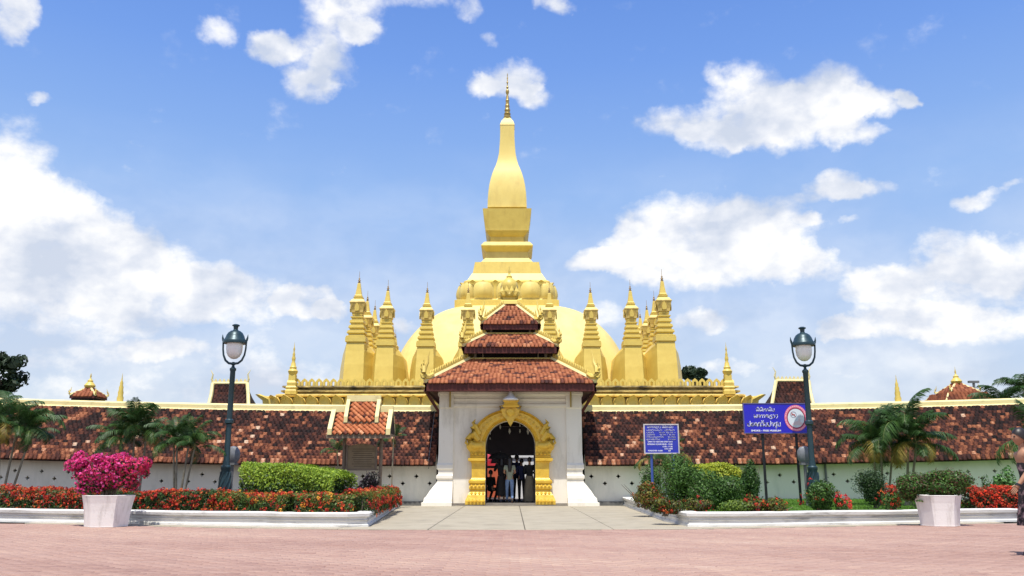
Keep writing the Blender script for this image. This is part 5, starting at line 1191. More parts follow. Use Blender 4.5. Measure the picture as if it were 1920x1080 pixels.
def shrub(px, py, Y, rx, rz, n, lab, cols, leaf=.06, name='shrub', nfl=0, fcols=None, z0=.2, lumps=10, ry=None, wl=.5, aspect=.5, group=None, flrad=.04, lr=.5, spread=.62):
    """px,py = crown centre in the photograph, rx,rz = half size in its pixels"""
    c = P(px, py, Y); k = Y * math.cos(PITCH) / FPX; rx, rz = rx * k * 1.12, rz * k * 1.12
    if z0 == .2: tp = c.z + rz; c.z = (tp + z0 - .05) / 2; rz = (tp - z0 + .05) / 2
    ry = ry or rx * .8; n = int(n * 1.3)
    r = empty(name, (c.x, Y, z0), lab, 'shrub', group)
    p, N_, idd = lump((c.x, c.y, c.z), (rx, ry, rz), n, lumps, inner=.3, lr=lr, spread=spread); lift = np.maximum(p[:, 2], z0 + .03); p[:, 2] = lift
    base = palette(len(p), cols, .2); lk = palette(lumps, [(1, 1, 1)], .28)[idd]; obj_leaves('foliage', p, N_, leaf, np.clip(base * lk, 0, 1), r, aspect=aspect)
    mb = MB()
    for b in range(7):
        e = (c.x + RNG.normal(0, rx * .5), c.y + RNG.normal(0, ry * .4), c.z + RNG.uniform(-.1, .6) * rz); m_ = ((c.x + e[0]) / 2 + RNG.normal(0, .03), (c.y + e[1]) / 2, z0 + (e[2] - z0) * .5)
        mb.tube([(c.x + RNG.normal(0, .04), c.y + RNG.normal(0, .04), z0 - .02), m_, e], [.016, .012, .004], 4)
    mb.build('stems', BARK, r)
    if nfl:
        q, nn, _ = lump((c.x, c.y, c.z), (rx, ry, rz), nfl, lumps, inner=.85, lr=lr, spread=spread); q[:, 2] = np.maximum(q[:, 2], z0 + .08); flowers(q, nn, 'blossoms', r, fcols, flrad, psize=flrad * .9)
    return r
PURP = [(.035, .02, .03), (.05, .03, .035), (.025, .03, .025)]
shrub(688, 905, 23.2, 26, 20, 3000, 'low dark purple shrub under the notice kiosk', PURP, .07)
shrub(718, 924, 22.5, 24, 16, 2200, 'small green bush at the foot of the kiosk post', GREENS, .055, nfl=30, fcols=IXR)
# mixed shrubs of the right bed
shrub(1212, 930, 22.0, 36, 30, 3200, 'low bush of yellowish and red croton leaves at the bed end nearest the gate', [(.14, .16, .03), (.08, .12, .03), (.25, .2, .03), (.2, .07, .03)], .07, nfl=26, fcols=IXR)
shrub(1222, 900, 24.5, 26, 28, 1800, 'dark green bush behind the blue posts of the visitor notice', GREENS, .06)
shrub(1272, 902, 21.4, 50, 42, 7000, 'broad dark green bush just right of the visitor notice', GREENS[:3], .06, lumps=14)
shrub(1340, 925, 20.6, 60, 38, 7500, 'wide mid green bush in front of the lime-topped hedge', GREENS, .06, lumps=15)
shrub(1408, 895, 21.0, 21, 40, 5200, 'upright dark green shrub standing at the right end of the lime-topped hedge', GREENS[:2] + [(.04, .09, .03)], .055, lumps=12)
for i, (px, py, rx, rz, lb) in enumerate([(1248, 945, 34, 18, 'red-flowering low bush below the visitor notice'), (1310, 948, 34, 16, 'red and green low bush behind the kerb corner of the right bed'), (1378, 946, 32, 17, 'yellow green low bush behind the right kerb'), (1412, 944, 26, 18, 'dark red-leaved low bush at the foot of the upright shrub'), (1452, 946, 26, 14, 'small red-flowering bush at the left end of the lawn')]):
    shrub(px, py, 18.4, rx, rz, 2300, lb, [(.05, .10, .02), (.10, .16, .03), (.2, .18, .03), (.09, .04, .02)] if i != 2 else [(.14, .24, .03), (.09, .16, .03), (.2, .28, .04)], .055, nfl=34 if i != 2 else 8, fcols=IXR, group='low flowering bushes behind the right kerb')
shrub(1530, 925, 19.0, 34, 27, 5200, 'round green bush with a few red flowers in front of the right lamp post', GREENS, .05, nfl=34, fcols=IXR, lumps=13)
shrub(1578, 940, 18.8, 16, 15, 1300, 'small red-flowering bush right of the round lawn bush', GREENS[:2], .05, nfl=60, fcols=[(.62, .03, .06), (.7, .06, .05)])
shrub(1640, 912, 21.5, 36, 34, 5200, 'dense dark green clipped bush at the right end of the lawn', [(.03, .065, .02), (.045, .085, .025), (.02, .05, .015)], .05, lumps=14)
shrub(1674, 935, 19.0, 24, 24, 2000, 'red-flowering bush beside the green bougainvillea', GREENS[:2], .05, nfl=110, fcols=IXR)
shrub(1718, 900, 21.5, 40, 26, 2200, 'loose pale green shrub behind the right planter', [(.10, .17, .05), (.16, .2, .07), (.07, .12, .04)], .05)
shrub(1880, 891, 20.5, 26, 17, 1500, 'light green leafy shrub above the red hedge near the woman', [(.10, .24, .06), (.07, .17, .04), (.13, .28, .08)], .085, aspect=.55)
shrub(1848, 903, 20.5, 12, 10, 500, 'tiny green shrub poking over the red hedge', GREENS, .06)

# bougainvilleas in the planters
def bougainvillea(pl, cx, cy, rx, rz, n, cols, nfl, fcols, lab, extra=(), flow_top=False):
    x, Y, h, wt = pl; c = P(cx, cy, Y); k = Y * math.cos(PITCH) / FPX; r = empty('bougainvillea', (x, Y, h - .07), lab, 'flowering shrub', None)
    blobs = [((c.x, c.y, c.z), (rx * k, wt * .95, rz * k), n, 20)]
    for ex_, ey_, erx, erz, en in extra: q = P(ex_, ey_, Y); blobs.append(((q.x, q.y, q.z), (erx * k, wt * .6, erz * k), en, 6))
    PP = []; NN = []; 
    for cc, rr, nn_, lm in blobs: p, N_, idd = lump(cc, rr, nn_, lm, inner=.25, lr=.42, spread=.7); PP.append(p); NN.append(N_)
    p = np.vstack(PP); N_ = np.vstack(NN); keep = p[:, 2] > h * .80; p = p[keep]; N_ = N_[keep]; m_ = len(p)
    isf = RNG.random(m_) < nfl
    hh = (p[:, 2] - c.z) / (rz * k)
    if flow_top: isf = RNG.random(m_) < np.clip(nfl * (1.0 + .55 * hh), 0, 1)
    obj_leaves('foliage', p[~isf], N_[~isf], .052, palette(int((~isf).sum()), cols, .25), r)
    if isf.sum():
        f = p[isf]; col = palette(len(f), fcols, .16)
        if flow_top:   # one side of the plant flowers redder
            red = RNG.random(len(f)) < np.clip((f[:, 0] - c.x) / (rx * k) * .8 + .1 - (f[:, 2] - c.z) / (rz * k) * .4, 0, 1); col[red] = palette(int(red.sum()), [(.72, .06, .12), (.66, .05, .16), (.8, .1, .14)], .15)
        obj_leaves('bracts', f + N_[isf] * .02, N_[isf], .052, col, r, PETALM, .95, .6)
    mb = MB()
    for b in range(22):
        a = RNG.uniform(0, 6.28); e = (c.x + RNG.uniform(-.95, .95) * rx * k, c.y + RNG.normal(0, .2), c.z + RNG.uniform(-.3, .95) * rz * k)
        mb.tube([(x + RNG.normal(0, .05), Y + RNG.normal(0, .05), h - .1), (x + (e[0] - x) * .45, Y + (e[1] - Y) * .5, h + (e[2] - h) * .7), e], [.018, .012, .004], 4)
    mb.build('stems', BARK, r)
bougainvillea(PL, 207, 891, 72, 38, 21000, IXG + [(.10, .03, .04)], .47, [(.72, .05, .27), (.78, .12, .38), (.62, .035, .18), (.68, .06, .17)], 'bright pink bougainvillea spilling out of the left planter', [(150, 866, 24, 20, 1900), (165, 888, 26, 20, 1600), (268, 880, 15, 24, 1000), (245, 912, 22, 16, 1000), (160, 912, 18, 12, 600), (190, 862, 26, 12, 900), (228, 860, 24, 11, 800)], flow_top=True)
bougainvillea(PR, 1762, 905, 60, 31, 15000, GREENS + [(.11, .05, .03)], .0, [(.35, .12, .12)], 'leafy green bougainvillea, hardly in flower, spilling over the right planter', [(1706, 916, 38, 36, 8000), (1800, 898, 12, 18, 600), (1720, 945, 14, 14, 700)])

# ------------------------------------------------------------------ palms
def frond_mesh(L_, droop, nl=44, ll=.42, seed=0, var=0):
    rr = np.random.default_rng(seed); V = []; F = []; col = []
    N_ = 14; pts = []
    for i in range(N_ + 1):
        t = i / N_; a = 1.25 - droop * t ** 1.3; pts.append((t, a))
    pos = [np.array([0, 0, 0.])]
    for i in range(N_): a = pts[i][1]; pos.append(pos[-1] + np.array([math.cos(a), 0, math.sin(a)]) * L_ / N_)
    pos = np.array(pos)
    def at(t): k = t * N_; i = min(N_ - 1, int(k)); return pos[i] + (pos[i + 1] - pos[i]) * (k - i), (pos[i + 1] - pos[i]) / np.linalg.norm(pos[i + 1] - pos[i])
    for i in range(N_):
        b = len(V); w0 = .014 * (1 - i / N_) + .004; w1 = .014 * (1 - (i + 1) / N_) + .003
        V += [pos[i] + (0, -w0, 0), pos[i] + (0, w0, 0), pos[i + 1] + (0, w1, 0), pos[i + 1] + (0, -w1, 0)]; F.append((b, b + 1, b + 2, b + 3)); col.append((.16, .20, .06))
    g0 = [(.035, .085, .02), (.05, .11, .022), (.22, .17, .03), (.03, .07, .018)][var]
    for k in range(nl):
        t = .16 + .84 * (k + .5) / nl; p, d = at(t); l = ll * (math.sin(math.pi * min(1, .22 + t * .72)) ** .8) * rr.uniform(.85, 1.1)
        for s in (-1, 1):
            up = np.cross(d, [0, 1, 0]) * -1; side = np.array([0, s, 0.]); dr = d * .75 + side * .8 + up * (.18 + rr.normal(0, .1)) ; dr /= np.linalg.norm(dr)
            w = d * .0125; m_ = p + dr * l * .5 + np.array([0, 0, -.02 * l]); e = p + dr * l + np.array([0, 0, -.42 * l]); b = len(V)
            V += [p - w * .5, p + w * .5, m_ + w, m_ - w]; F.append((b, b + 1, b + 2, b + 3)); b = len(V); V += [m_ - w, m_ + w, e + w * .1, e - w * .1]; F.append((b, b + 1, b + 2, b + 3)); cc = np.array(g0) * rr.uniform(.75, 1.3); col += [cc, cc * (1.0 if rr.random() > .2 else 1.3)]
    return mesh_np('frond', np.array(V), np.array(F), col=np.clip(np.array(col), 0, 1))
FR = [frond_mesh(1.35, 1.6, seed=1), frond_mesh(1.5, 2.3, seed=2, var=1), frond_mesh(1.2, 1.1, seed=3, var=3), frond_mesh(1.25, 2.6, seed=4, var=2)]
def palm(Y, trunks, lab, s=1.0, nf=12, group='small areca palms along the wall', z0=.2, low=0.0):
    """trunks: (foot px, head px, head py)"""
    f0 = P(trunks[0][0], 900, Y); r = empty('palm', (f0.x, Y, z0), lab, 'palm', group); rr = random.Random(int(trunks[0][1]))
    for (fx, hx, hy, k) in trunks:
        a = P(fx, 900, Y).x; h = P(hx, hy, Y); dy = rr.uniform(-.2, .2); top = Vector((h.x, Y + dy, h.z))
        pts = [Vector((a, Y, z0 - .02)).lerp(top, t) + Vector((math.sin(t * 3.1) * .05 * (h.x - a), 0, 0)) for t in (0, .25, .5, .75, 1)]
        MB().tube(pts, [.045 * s, .034 * s, .032 * s, .03 * s, .026 * s], 8).build('trunk', STEM, r, smooth=True)
        MB().tube([pts[-1] - Vector((0, 0, .02)), pts[-1] + Vector((0, 0, .22 * s))], [.032 * s, .018 * s], 7).build('crownshaft', mat('palm_sheath', (.16, .20, .06), (.22, .20, .08), 8, .6), r)
        for i in range(int(nf * k * 1.3)):
            v = rr.choice([0, 0, 1, 2, 2]) if rr.random() > .1 else 3
            o = link('frond', FR[v], LEAF, r); az_ = i * 2.4 + rr.uniform(-.4, .4); tilt = (-.45 + 1.25 * i / (nf * k) + rr.uniform(-.15, .15)) if v != 3 else .9
            o.matrix_basis = Matrix.Translation(pts[-1] + Vector((0, 0, rr.uniform(-.04, .18) * s)) - Vector(r.location)) @ Matrix.Rotation(az_, 4, 'Z') @ Matrix.Rotation(tilt, 4, 'Y') @ Matrix.Scale(s * k * rr.uniform(.62, 1.05), 4)
palm(24.2, [(6, 30, 812, 1), (18, 55, 820, .9), (2, 5, 800, 1), (-30, -26, 810, 1)], 'palm clump cut by the left edge of the picture', 1.0, 11)
palm(25.5, [(248, 254, 812, 1.0), (238, 226, 828, .8), (262, 275, 826, .8)], 'dark leaning palm clump behind the pink bougainvillea, reaching above the wall', 1.08, 13)
palm(22.8, [(332, 322, 838, .75), (334, 330, 832, .8), (338, 352, 835, .85), (342, 368, 842, .75)], 'low palm clump of slender stems just left of the left lamp post', .88, 11)
palm(27.8, [(640, 634, 850, .8), (734, 738, 828, .8)], 'thin palm behind the notice kiosk', .72, 8)
palm(25.5, [(1238, 1236, 862, .9), (1252, 1262, 850, .9), (1228, 1222, 866, .7)], 'low palm behind the visitor notice and its bushes', .78, 10)
palm(24.0, [(1648, 1630, 838, .95), (1652, 1648, 826, .9), (1660, 1668, 845, .8)], 'leaning palm clump over the dense bush, left one of the right pair', .98, 15)
palm(23.6, [(1694, 1702, 822, 1.0), (1698, 1712, 838, .85)], 'taller drooping palm, right one of the pair beyond the lawn', 1.08, 15)
palm(22.5, [(1950, 1945, 830, 1.0)], 'palm tuft behind the woman at the right edge', 1.0, 10)

# ------------------------------------------------------------------ distant trees
def tree(px, py, Y, rx, rz, n, lab, cols, leaf, trunk=True, lumps=14, name='tree', z0=0):
    c = P(px, py, Y); k = Y / FPX; r = empty(name, (c.x, Y, z0), lab, 'tree', 'trees beyond the wall')
    p, N_, idd = lump((c.x, c.y, c.z), (rx * k, rx * k * .8, rz * k), n, lumps, inner=.3, lr=.30, spread=.9); col = palette(len(p), cols, .2) * palette(lumps, [(1, 1, 1)], .3)[idd]
    obj_leaves('crown', p, N_, leaf, np.clip(col, 0, 1), r, aspect=.6)
    mb = MB(); mb.tube([(c.x, Y, z0), (c.x + .2, Y, c.z * .5), (c.x, Y, c.z)], [.35, .28, .15], 8)
    for b in range(6): mb.tube([(c.x, Y, c.z * .75), (c.x + RNG.normal(0, rx * k * .4), Y + RNG.normal(0, rx * k * .3), c.z + RNG.uniform(-.3, .6) * rz * k)], [.12, .04], 5)
    mb.build('trunk', BARK, r)
tree(2, 712, 75, 46, 54, 1500, 'dark tree with big leaf clusters cut by the left edge of the picture', [(.025, .045, .02), (.035, .06, .03)], .55, lumps=22)
tree(1301, 706, 125, 31, 24, 2600, 'dark round tree crown rising behind the right end of the stupa', [(.03, .055, .03), (.04, .07, .035)], .7, lumps=16)
def far_palm(px, py, Y, lab, s):
    c = P(px, py, Y); r = empty('tall_palm', (c.x, Y, 0), lab, 'palm', 'tall palms beyond the wall'); rr = random.Random(int(px))
    MB().tube([(c.x, Y, 0), (c.x + .3, Y, c.z * .5), (c.x, Y, c.z)], [.25, .2, .16], 8).build('trunk', STEM, r)
    for i in range(15):
        o = link('frond', FR[rr.choice([0, 1, 2])], LEAF, r); o.matrix_basis = Matrix.Translation(Vector((0, 0, c.z))) @ Matrix.Rotation(i * 2.4, 4, 'Z') @ Matrix.Rotation(rr.uniform(-.2, .7), 4, 'Y') @ Matrix.Scale(s, 4)
far_palm(1882, 762, 60, 'feathery palm crown over the wall near the right edge', 1.9); far_palm(1922, 735, 60, 'taller feathery palm crown cut by the right edge', 1.7)

# ------------------------------------------------------------------ inside the gate
def inner():
    Yb = 40.5
    o = struct(MB().box((XG, Yb + .2, 1.95), (16, .3, 3.9)).build('dark_hall_wall', mat('dark_timber', (.028, .02, .017), (.016, .012, .011), 2, .8)))  # added black wall standing in for the dark depth behind the arch
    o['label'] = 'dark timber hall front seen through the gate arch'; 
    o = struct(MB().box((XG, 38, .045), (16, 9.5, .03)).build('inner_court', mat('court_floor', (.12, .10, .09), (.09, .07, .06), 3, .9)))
    # added dark roof over the backdrop wall
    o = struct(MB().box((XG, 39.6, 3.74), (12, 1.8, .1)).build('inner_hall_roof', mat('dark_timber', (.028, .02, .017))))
    X = lambda px, Y: P(px, 900, Y).x; Z = lambda py, Y: P(957, py, Y).z
    # orange red hanging and drum at the left
    Y = 37.6; r = empty('offering_stall', (X(925, Y), Y, .06), 'orange red stall board just inside the arch on the left', 'stall')
    MB().box(((X(904, Y) + X(938, Y)) / 2, Y, (Z(878, Y) + .1) / 2 + .0), (X(938, Y) - X(904, Y), .06, Z(878, Y) - .1)).build('board', mat('orange_red_cloth', (.62, .14, .06), (.5, .10, .05), 4, .8, emit=None), r)
    MB().box(((X(904, Y) + X(932, Y)) / 2, Y + .25, Z(871, Y)), (X(932, Y) - X(904, Y), .4, .1)).build('cloth_top', mat('crimson_cloth', (.55, .04, .05), rough=.8), r)
    Y = 37.9; c = P(914, 861, Y); r = empty('red_drum', (c.x, Y, c.z), 'round pinkish red lantern above the orange stall', 'lantern')
    MB().lathe([(.01, c.z - .22), (.14, c.z - .18), (.19, c.z), (.14, c.z + .18), (.01, c.z + .22)], c.x, Y, 16).build('shade', mat('pink_red', (.65, .09, .12), rough=.6), r, smooth=True)
    MB().tube([(c.x, Y, c.z + .2), (c.x, Y, 3.2)], .012, 5).build('cord', BLACKM, r)
    # white booth at the right
    Y = 37.2; xa, xb = X(961, Y), X(1003, Y); zt = Z(856, Y); r = empty('ticket_booth', ((xa + xb) / 2, Y + .5, .06), 'white ticket booth standing behind the visitors inside the arch', 'booth')
    MB().box(((xa + xb) / 2, Y + .5, zt / 2), (xb - xa, 1.0, zt - .12)).build('body', mat('booth_white', (.82, .82, .82), rough=.6), r)
    MB().box(((xa + xb) / 2, Y + .5, zt), (xb - xa + .12, 1.12, .09)).build('top', mat('booth_white', (.8, .8, .8)), r)
    # added pale drops standing in for lit window shapes under the gate ceiling
    for i, (px, py, s) in enumerate(((938, 800, 1.1), (955.5, 808, 1.3), (975, 797, .8), (975, 808, .9), (990, 808, 1.5), (919, 812, .8), (919, 822, .6), (957, 792, 1.5))):
        Y = 31.5; c = P(px, py, Y); r = empty('glass_pendant', (c.x, Y, c.z), ['pale pendant hanging high left of the arch centre', 'bright drop pendant hanging in the middle of the arch', 'upper pendant right of the arch centre', 'lower pendant right of the arch centre', 'yellowish drop pendant nearest the right side of the arch', 'small pendant at the left side of the arch', 'lowest tiny pendant at the left side of the arch', 'pale pendant directly under the keystone'][i], 'pendant', 'small pendants hanging inside the arch')
        MB().lathe([(.002, c.z - .09 * s), (.035 * s, c.z - .02 * s), (.02 * s, c.z + .05 * s), (.003, c.z + .08 * s)], c.x, Y, 8).build('drop', mat('pendant_white', (.75, .75, .66), rough=.3, spec=.8), r)
        MB().tube([(c.x, Y, c.z + .07 * s), (c.x, Y, gz(733, 30) - .1)], .004, 4).build('cord', BLACKM, r)
inner()

# ------------------------------------------------------------------ people
SKIN = mat('skin', (.40, .215, .13), (.35, .18, .11), 6, .55, spec=.3)
HAIR = mat('black_hair', (.012, .009, .008), (.02, .014, .012), 20, .45, spec=.5)
def skin_mesh(name, chains, m, parent, root=0, sub=1):
    """chains: list of lists of (co, radius[,radius2]); chains join at equal coordinates"""
    V = []; E = []; RD = []; idx = {}
    for ch in chains:
        prev = None
        for it in ch:
            co, ra = it[0], it[1]; rb = it[2] if len(it) > 2 else ra; k = tuple(round(c, 4) for c in co)
            if k not in idx: idx[k] = len(V); V.append(co); RD.append((ra, rb))
            i = idx[k]
            if prev is not None and prev != i: E.append((prev, i))
            prev = i
    me = bpy.data.meshes.new(name); me.from_pydata(V, E, []); me.update(); o = link(name, me, m, parent)
    md = o.modifiers.new('skin', 'SKIN'); md.use_smooth_shade = True
    sv = me.skin_vertices[0].data if len(me.skin_vertices) else None
    if sv is None: 
        bpy.context.view_layer.objects.active = o; me.update(); bpy.context.view_layer.update(); sv = me.skin_vertices[0].data
    for i, rd in enumerate(RD): sv[i].radius = rd; sv[i].use_root = (i == root)
    s = o.modifiers.new('sub', 'SUBSURF'); s.levels = sub; s.render_levels = sub
    return o
def bake_head(o, c, m):
    bpy.context.view_layer.update()
    me = bpy.data.meshes.new_from_object(o.evaluated_get(bpy.context.evaluated_depsgraph_get())); o.modifiers.clear()
    V = [tuple(v.co) for v in me.vertices]; F = [tuple(p.vertices) for p in me.polygons]; b = len(V); nu, nv = 28, 22
    for j in range(nv + 1):
        ph = math.pi * j / nv
        for i in range(nu):
            th = 2 * math.pi * i / nu; x, y, z = math.sin(ph) * math.cos(th), math.sin(ph) * math.sin(th), math.cos(ph)
            X, Y_, Z = x * .074, y * .094, z * .118
            if z < 0:
                X *= 1 - .34 * (-z) ** 1.3
                if y < 0: Y_ *= 1 - .45 * (-z)
                else: Y_ *= 1 - .10 * (-z) ** 2
            g = lambda ax, az_, sx, sz: math.exp(-((X - ax) / sx) ** 2 - ((Z - az_) / sz) ** 2) * (1 if y > 0 else 0)
            Y_ += .024 * g(0, -.022, .012, .016) + .012 * g(0, -.002, .009, .022) - .010 * g(.031, .006, .016, .012) - .010 * g(-.031, .006, .016, .012) + .007 * g(0, -.056, .020, .010) + .007 * g(0, -.098, .022, .014)
            V.append((c[0] + X, c[1] + Y_, c[2] + Z))
    for j in range(nv):
        for i in range(nu): F.append((b + j * nu + i, b + j * nu + (i + 1) % nu, b + (j + 1) * nu + (i + 1) % nu, b + (j + 1) * nu + i))
    for sd in (-1, 1):   # ears
        b = len(V); n = 8
        for k, (rr_, off) in enumerate(((.018, 0), (.014, .012))):
            for i in range(n): t = 2 * math.pi * i / n; V.append((c[0] + sd * (.068 + off), c[1] - .008 + rr_ * math.cos(t), c[2] - .008 + 1.6 * rr_ * math.sin(t)))
        F += [(b + i, b + (i + 1) % n, b + n + (i + 1) % n, b + n + i) for i in range(n)] + [tuple(b + n + i for i in range(n))]
    nm = bpy.data.meshes.new('body'); nm.from_pydata(V, [], F); nm.update(); nm.polygons.foreach_set('use_smooth', [True] * len(F)); nm.materials.append(m); o.data = nm
def person(x, Y, z, H, face, lab, top, bottom, hair='short', skirt=None, arms='down', legs='stand', topm=None, botm=None, bag=None, shoes=None, lean=0, bend=0):
    """face: heading in radians, 0 = looking away from the camera (+y)"""
    r = empty('person', (x, Y, z), lab, 'person'); r.rotation_euler[2] = face; s = H / 1.7; r.scale = (s, s, s)
    hz_ = -.42 if legs == 'crouch' else 0
    def q(a, b, c): return (a, b + lean * max(0, c - .9), c + hz_ * (1 if c > .6 else 0))
    pel, ch_, nk, hd = q(0, 0, .95), q(0, .0, 1.28), q(0, .0, 1.45), q(0, .02, 1.58)
    body = [[(pel, .13, .10), (q(0, 0, 1.1), .115, .09), (ch_, .145, .10), (q(0, 0, 1.39), .10, .08), (nk, .05), (q(0, .005, 1.50), .048), (q(0, .0, 1.58), .045)]]

    A = {'down': [((.17, 0, 1.39), (.21, -.02, 1.13), (.23, .05, .90)), ] * 2,
         'front': [((.17, 0, 1.39), (.22, -.02, 1.14), (.10, .2, 1.12))] * 2,
         'up': [((.17, 0, 1.39), (.26, .10, 1.20), (.16, .22, 1.48)), ((.17, 0, 1.39), (.21, -.02, 1.13), (.22, .06, .9))],
         'walk': [((.165, 0, 1.385), (.20, .10, 1.14), (.205, .29, .94)), ((.165, 0, 1.385), (.20, -.10, 1.15), (.215, -.09, .90))]}[arms]
    hands = []; sleeves = []
    for sd, (sh, el_, wr) in zip((-1, 1), A):
        S, E_, W_ = [q(sd * p[0], p[1], p[2]) for p in (sh, el_, wr)]
        body.append([(ch_, .145, .10), (S, .058), (tuple((np.array(S) + E_) / 2), .046), (E_, .038), (tuple((np.array(E_) + W_) / 2), .036), (W_, .026), (tuple(np.array(W_) + (np.array(W_) - E_) * .18), .034, .02)])
        hd_ = (np.array(W_) - E_); hd_ /= np.linalg.norm(hd_); pl_ = np.array(W_) + hd_ * .055
        side = np.cross(hd_, [sd, 0, 0]); side /= np.linalg.norm(side) + 1e-9
        for fi in range(4):
            b0 = pl_ + side * (fi - 1.5) * .019 + hd_ * .02; l = (.062, .075, .070, .052)[fi]; e1 = b0 + hd_ * l * .5; e2 = b0 + hd_ * l + np.array([-sd * .012, 0, 0])
            hands.append([(tuple(b0 - hd_ * .03), .0095), (tuple(b0), .0098), (tuple(e1), .0088), (tuple(e2), .0075)])
        b0 = pl_ - side * -.032 - hd_ * .03; hands.append([(tuple(b0), .012), (tuple(b0 + hd_ * .03 + side * .018), .0105), (tuple(b0 + hd_ * .055 + side * .02), .009)])
        sleeves.append((S, E_, W_))
    Lg = {'stand': [((.09, 0, .90), (.095, .01, .50), (.10, -.02, .08)), ((.09, 0, .90), (.095, .01, .50), (.10, -.02, .08))],
          'walk': [((.09, 0, .90), (.095, .13, .50), (.09, .20, .10)), ((.09, 0, .90), (.095, -.02, .49), (.09, -.26, .14))],
          'crouch': [((.09, 0, .50), (.14, .36, .52), (.13, .10, .08))] * 2}[legs]
    lg = []
    for sd, (hp, kn, an) in zip((-1, 1), Lg):
        Hh, K_, An = (sd * hp[0], hp[1], hp[2]), (sd * kn[0], kn[1], kn[2]), (sd * an[0], an[1], an[2])
        if legs == 'crouch': Hh = (sd * .09, 0, .50)
        body.append([(pel, .13, .10), (Hh, .085), (tuple((np.array(Hh) + K_) / 2), .072), (K_, .052), (tuple((np.array(K_) * .6 + np.array(An) * .4)), .052), (An, .034), ((An[0], An[1] + .07, .035), .036, .028), ((An[0], An[1] + .15, .025), .026, .018)]); lg.append((Hh, K_, An))
    bo = skin_mesh('body', body, SKIN, r); bake_head(bo, q(0, .015, 1.605), SKIN)
    for sd in (-1, 1):
        MB().lathe([(.001, -.009), (.014, -.003), (.014, .003), (.001, .009)], 0, 0, 8).build('eye', HAIR, r, local=True).location = (sd * .030, q(0, .015, 1.605)[1] + .082, q(0, 0, 1.612)[2])
    skin_mesh('fingers', hands, SKIN, r, sub=1) if False else [skin_mesh('finger', [h_], SKIN, r) for h_ in (hands if arms == 'walk' else [])]
    # top
    tm = topm; top_ch = [[(q(0, 0, .84), .158, .125), (q(0, 0, .93), .152, .12), (q(0, 0, 1.1), .135, .105), (ch_, .165, .118), (q(0, 0, 1.40), .10, .085)]]
    if top == 'sleeved':
        for S, E_, W_ in sleeves: top_ch.append([(ch_, .165, .118), (S, .075), (tuple((np.array(S) + E_) / 2), .062), (E_, .054), (tuple((np.array(E_) + np.array(W_)) / 2), .048), (W_, .042)])
    if top == 'short':
        for S, E_, W_ in sleeves: top_ch.append([(ch_, .165, .118), (S, .075), (tuple((np.array(S) * .4 + np.array(E_) * .6)), .062)])
    if top != 'none': skin_mesh('shirt', top_ch, tm, r)
    if bottom == 'trousers':
        skin_mesh('trousers', [[(q(0, 0, 1.0) if legs != 'crouch' else (0, 0, .6), .14, .11), (pel, .15, .118)]] + [[(pel, .15, .118), (Hh, .10), (tuple((np.array(Hh) + K_) / 2), .086), (K_, .066), (An, .052)] for Hh, K_, An in lg], botm, r)
    if bottom == 'skirt':
        a, b = skirt; mb = MB(); secs = []; n = 28; zt_ = 1.0 + hz_
        for i in range(9):
            t = i / 8; zz = zt_ + (b - zt_) * t; w = .15 + (a - .15) * t ** .8; secs.append([(w * math.cos(2 * math.pi * j / n) * (1 + .07 * t * math.sin(5 * 2 * math.pi * j / n)), .8 * w * math.sin(2 * math.pi * j / n) * (1 + .07 * t * math.sin(5 * 2 * math.pi * j / n)), zz) for j in range(n)])
        mb.loft(secs).build('skirt', botm, r, smooth=True, local=True)
    # hair
    c = q(0, -.005, 1.625)
    mb = MB(); secs = []
    for i in range(7):
        t = i / 6 * math.pi * .62; rr_ = math.sin(t); zz = c[2] + .105 * math.cos(t) + .008
        te = lambda a: t * (1 - .40 * max(0, math.sin(a)))
        secs.append([(c[0] + .088 * math.sin(te(a)) * math.cos(a), c[1] + .004 + .112 * math.sin(te(a)) * math.sin(a), c[2] - .012 + .128 * math.cos(te(a))) for a in [2 * math.pi * j / 18 for j in range(18)]])
    secs[0] = [(c[0] + .01 * math.cos(a), c[1] + .01 * math.sin(a), c[2] + .117) for a in [2 * math.pi * j / 18 for j in range(18)]]
    mb.loft(secs)
    if hair in ('long', 'mid'):
        e = 1.18 if hair == 'long' else 1.40
        mb.loft([[(c[0] + w * math.cos(a), c[1] - .055 - d + .05 * math.sin(a) * k, zz + hz_) for a in [2 * math.pi * j / 14 for j in range(14)]] for w, d, k, zz in ((.07, .0, 1, 1.69), (.086, .012, 1.3, 1.62), (.088, .02, 1.2, 1.54), (.085, .045, 1.0, 1.45), (.085, .06, .9, 1.36 if e < 1.3 else 1.42), (.05, .06, .6, e))])
    mb.build('hair', HAIR, r, smooth=True, local=True)
    # shoes
    for Hh, K_, An in lg: MB().loft([[(An[0] + w * math.cos(a), An[1] + .045 + l * math.sin(a), zz) for a in [2 * math.pi * j / 12 for j in range(12)]] for w, l, zz in ((.045, .13, An[2] - .08), (.05, .135, An[2] - .055), (.045, .12, An[2] - .02), (.03, .05, An[2] + .02))]).build('shoe', shoes or BLACKM, r, smooth=True, local=True)
    if bag:
        mb = MB(); mb.loft([[(.13 * k * math.cos(a), -.17 - .07 * math.sin(a) * k, zz) for a in [2 * math.pi * j / 14 for j in range(14)]] for k, zz in ((.7, .98), (1.0, 1.02), (1.05, 1.2), (.9, 1.36), (.5, 1.42))]); mb.build('backpack', bag, r, smooth=True, local=True)
        for sd in (-1, 1): MB().tube([(sd * .08, -.14, 1.40), (sd * .10, .02, 1.45), (sd * .11, .12, 1.30), (sd * .11, .06, 1.08), (sd * .10, -.12, 1.04)], .014, 6).build('strap', bag, r, local=True)
    return r
BLK = mat('black_cloth', (.012, .012, .014), (.02, .02, .022), 12, .85); NAVY = mat('navy_cloth', (.02, .025, .07), rough=.85)
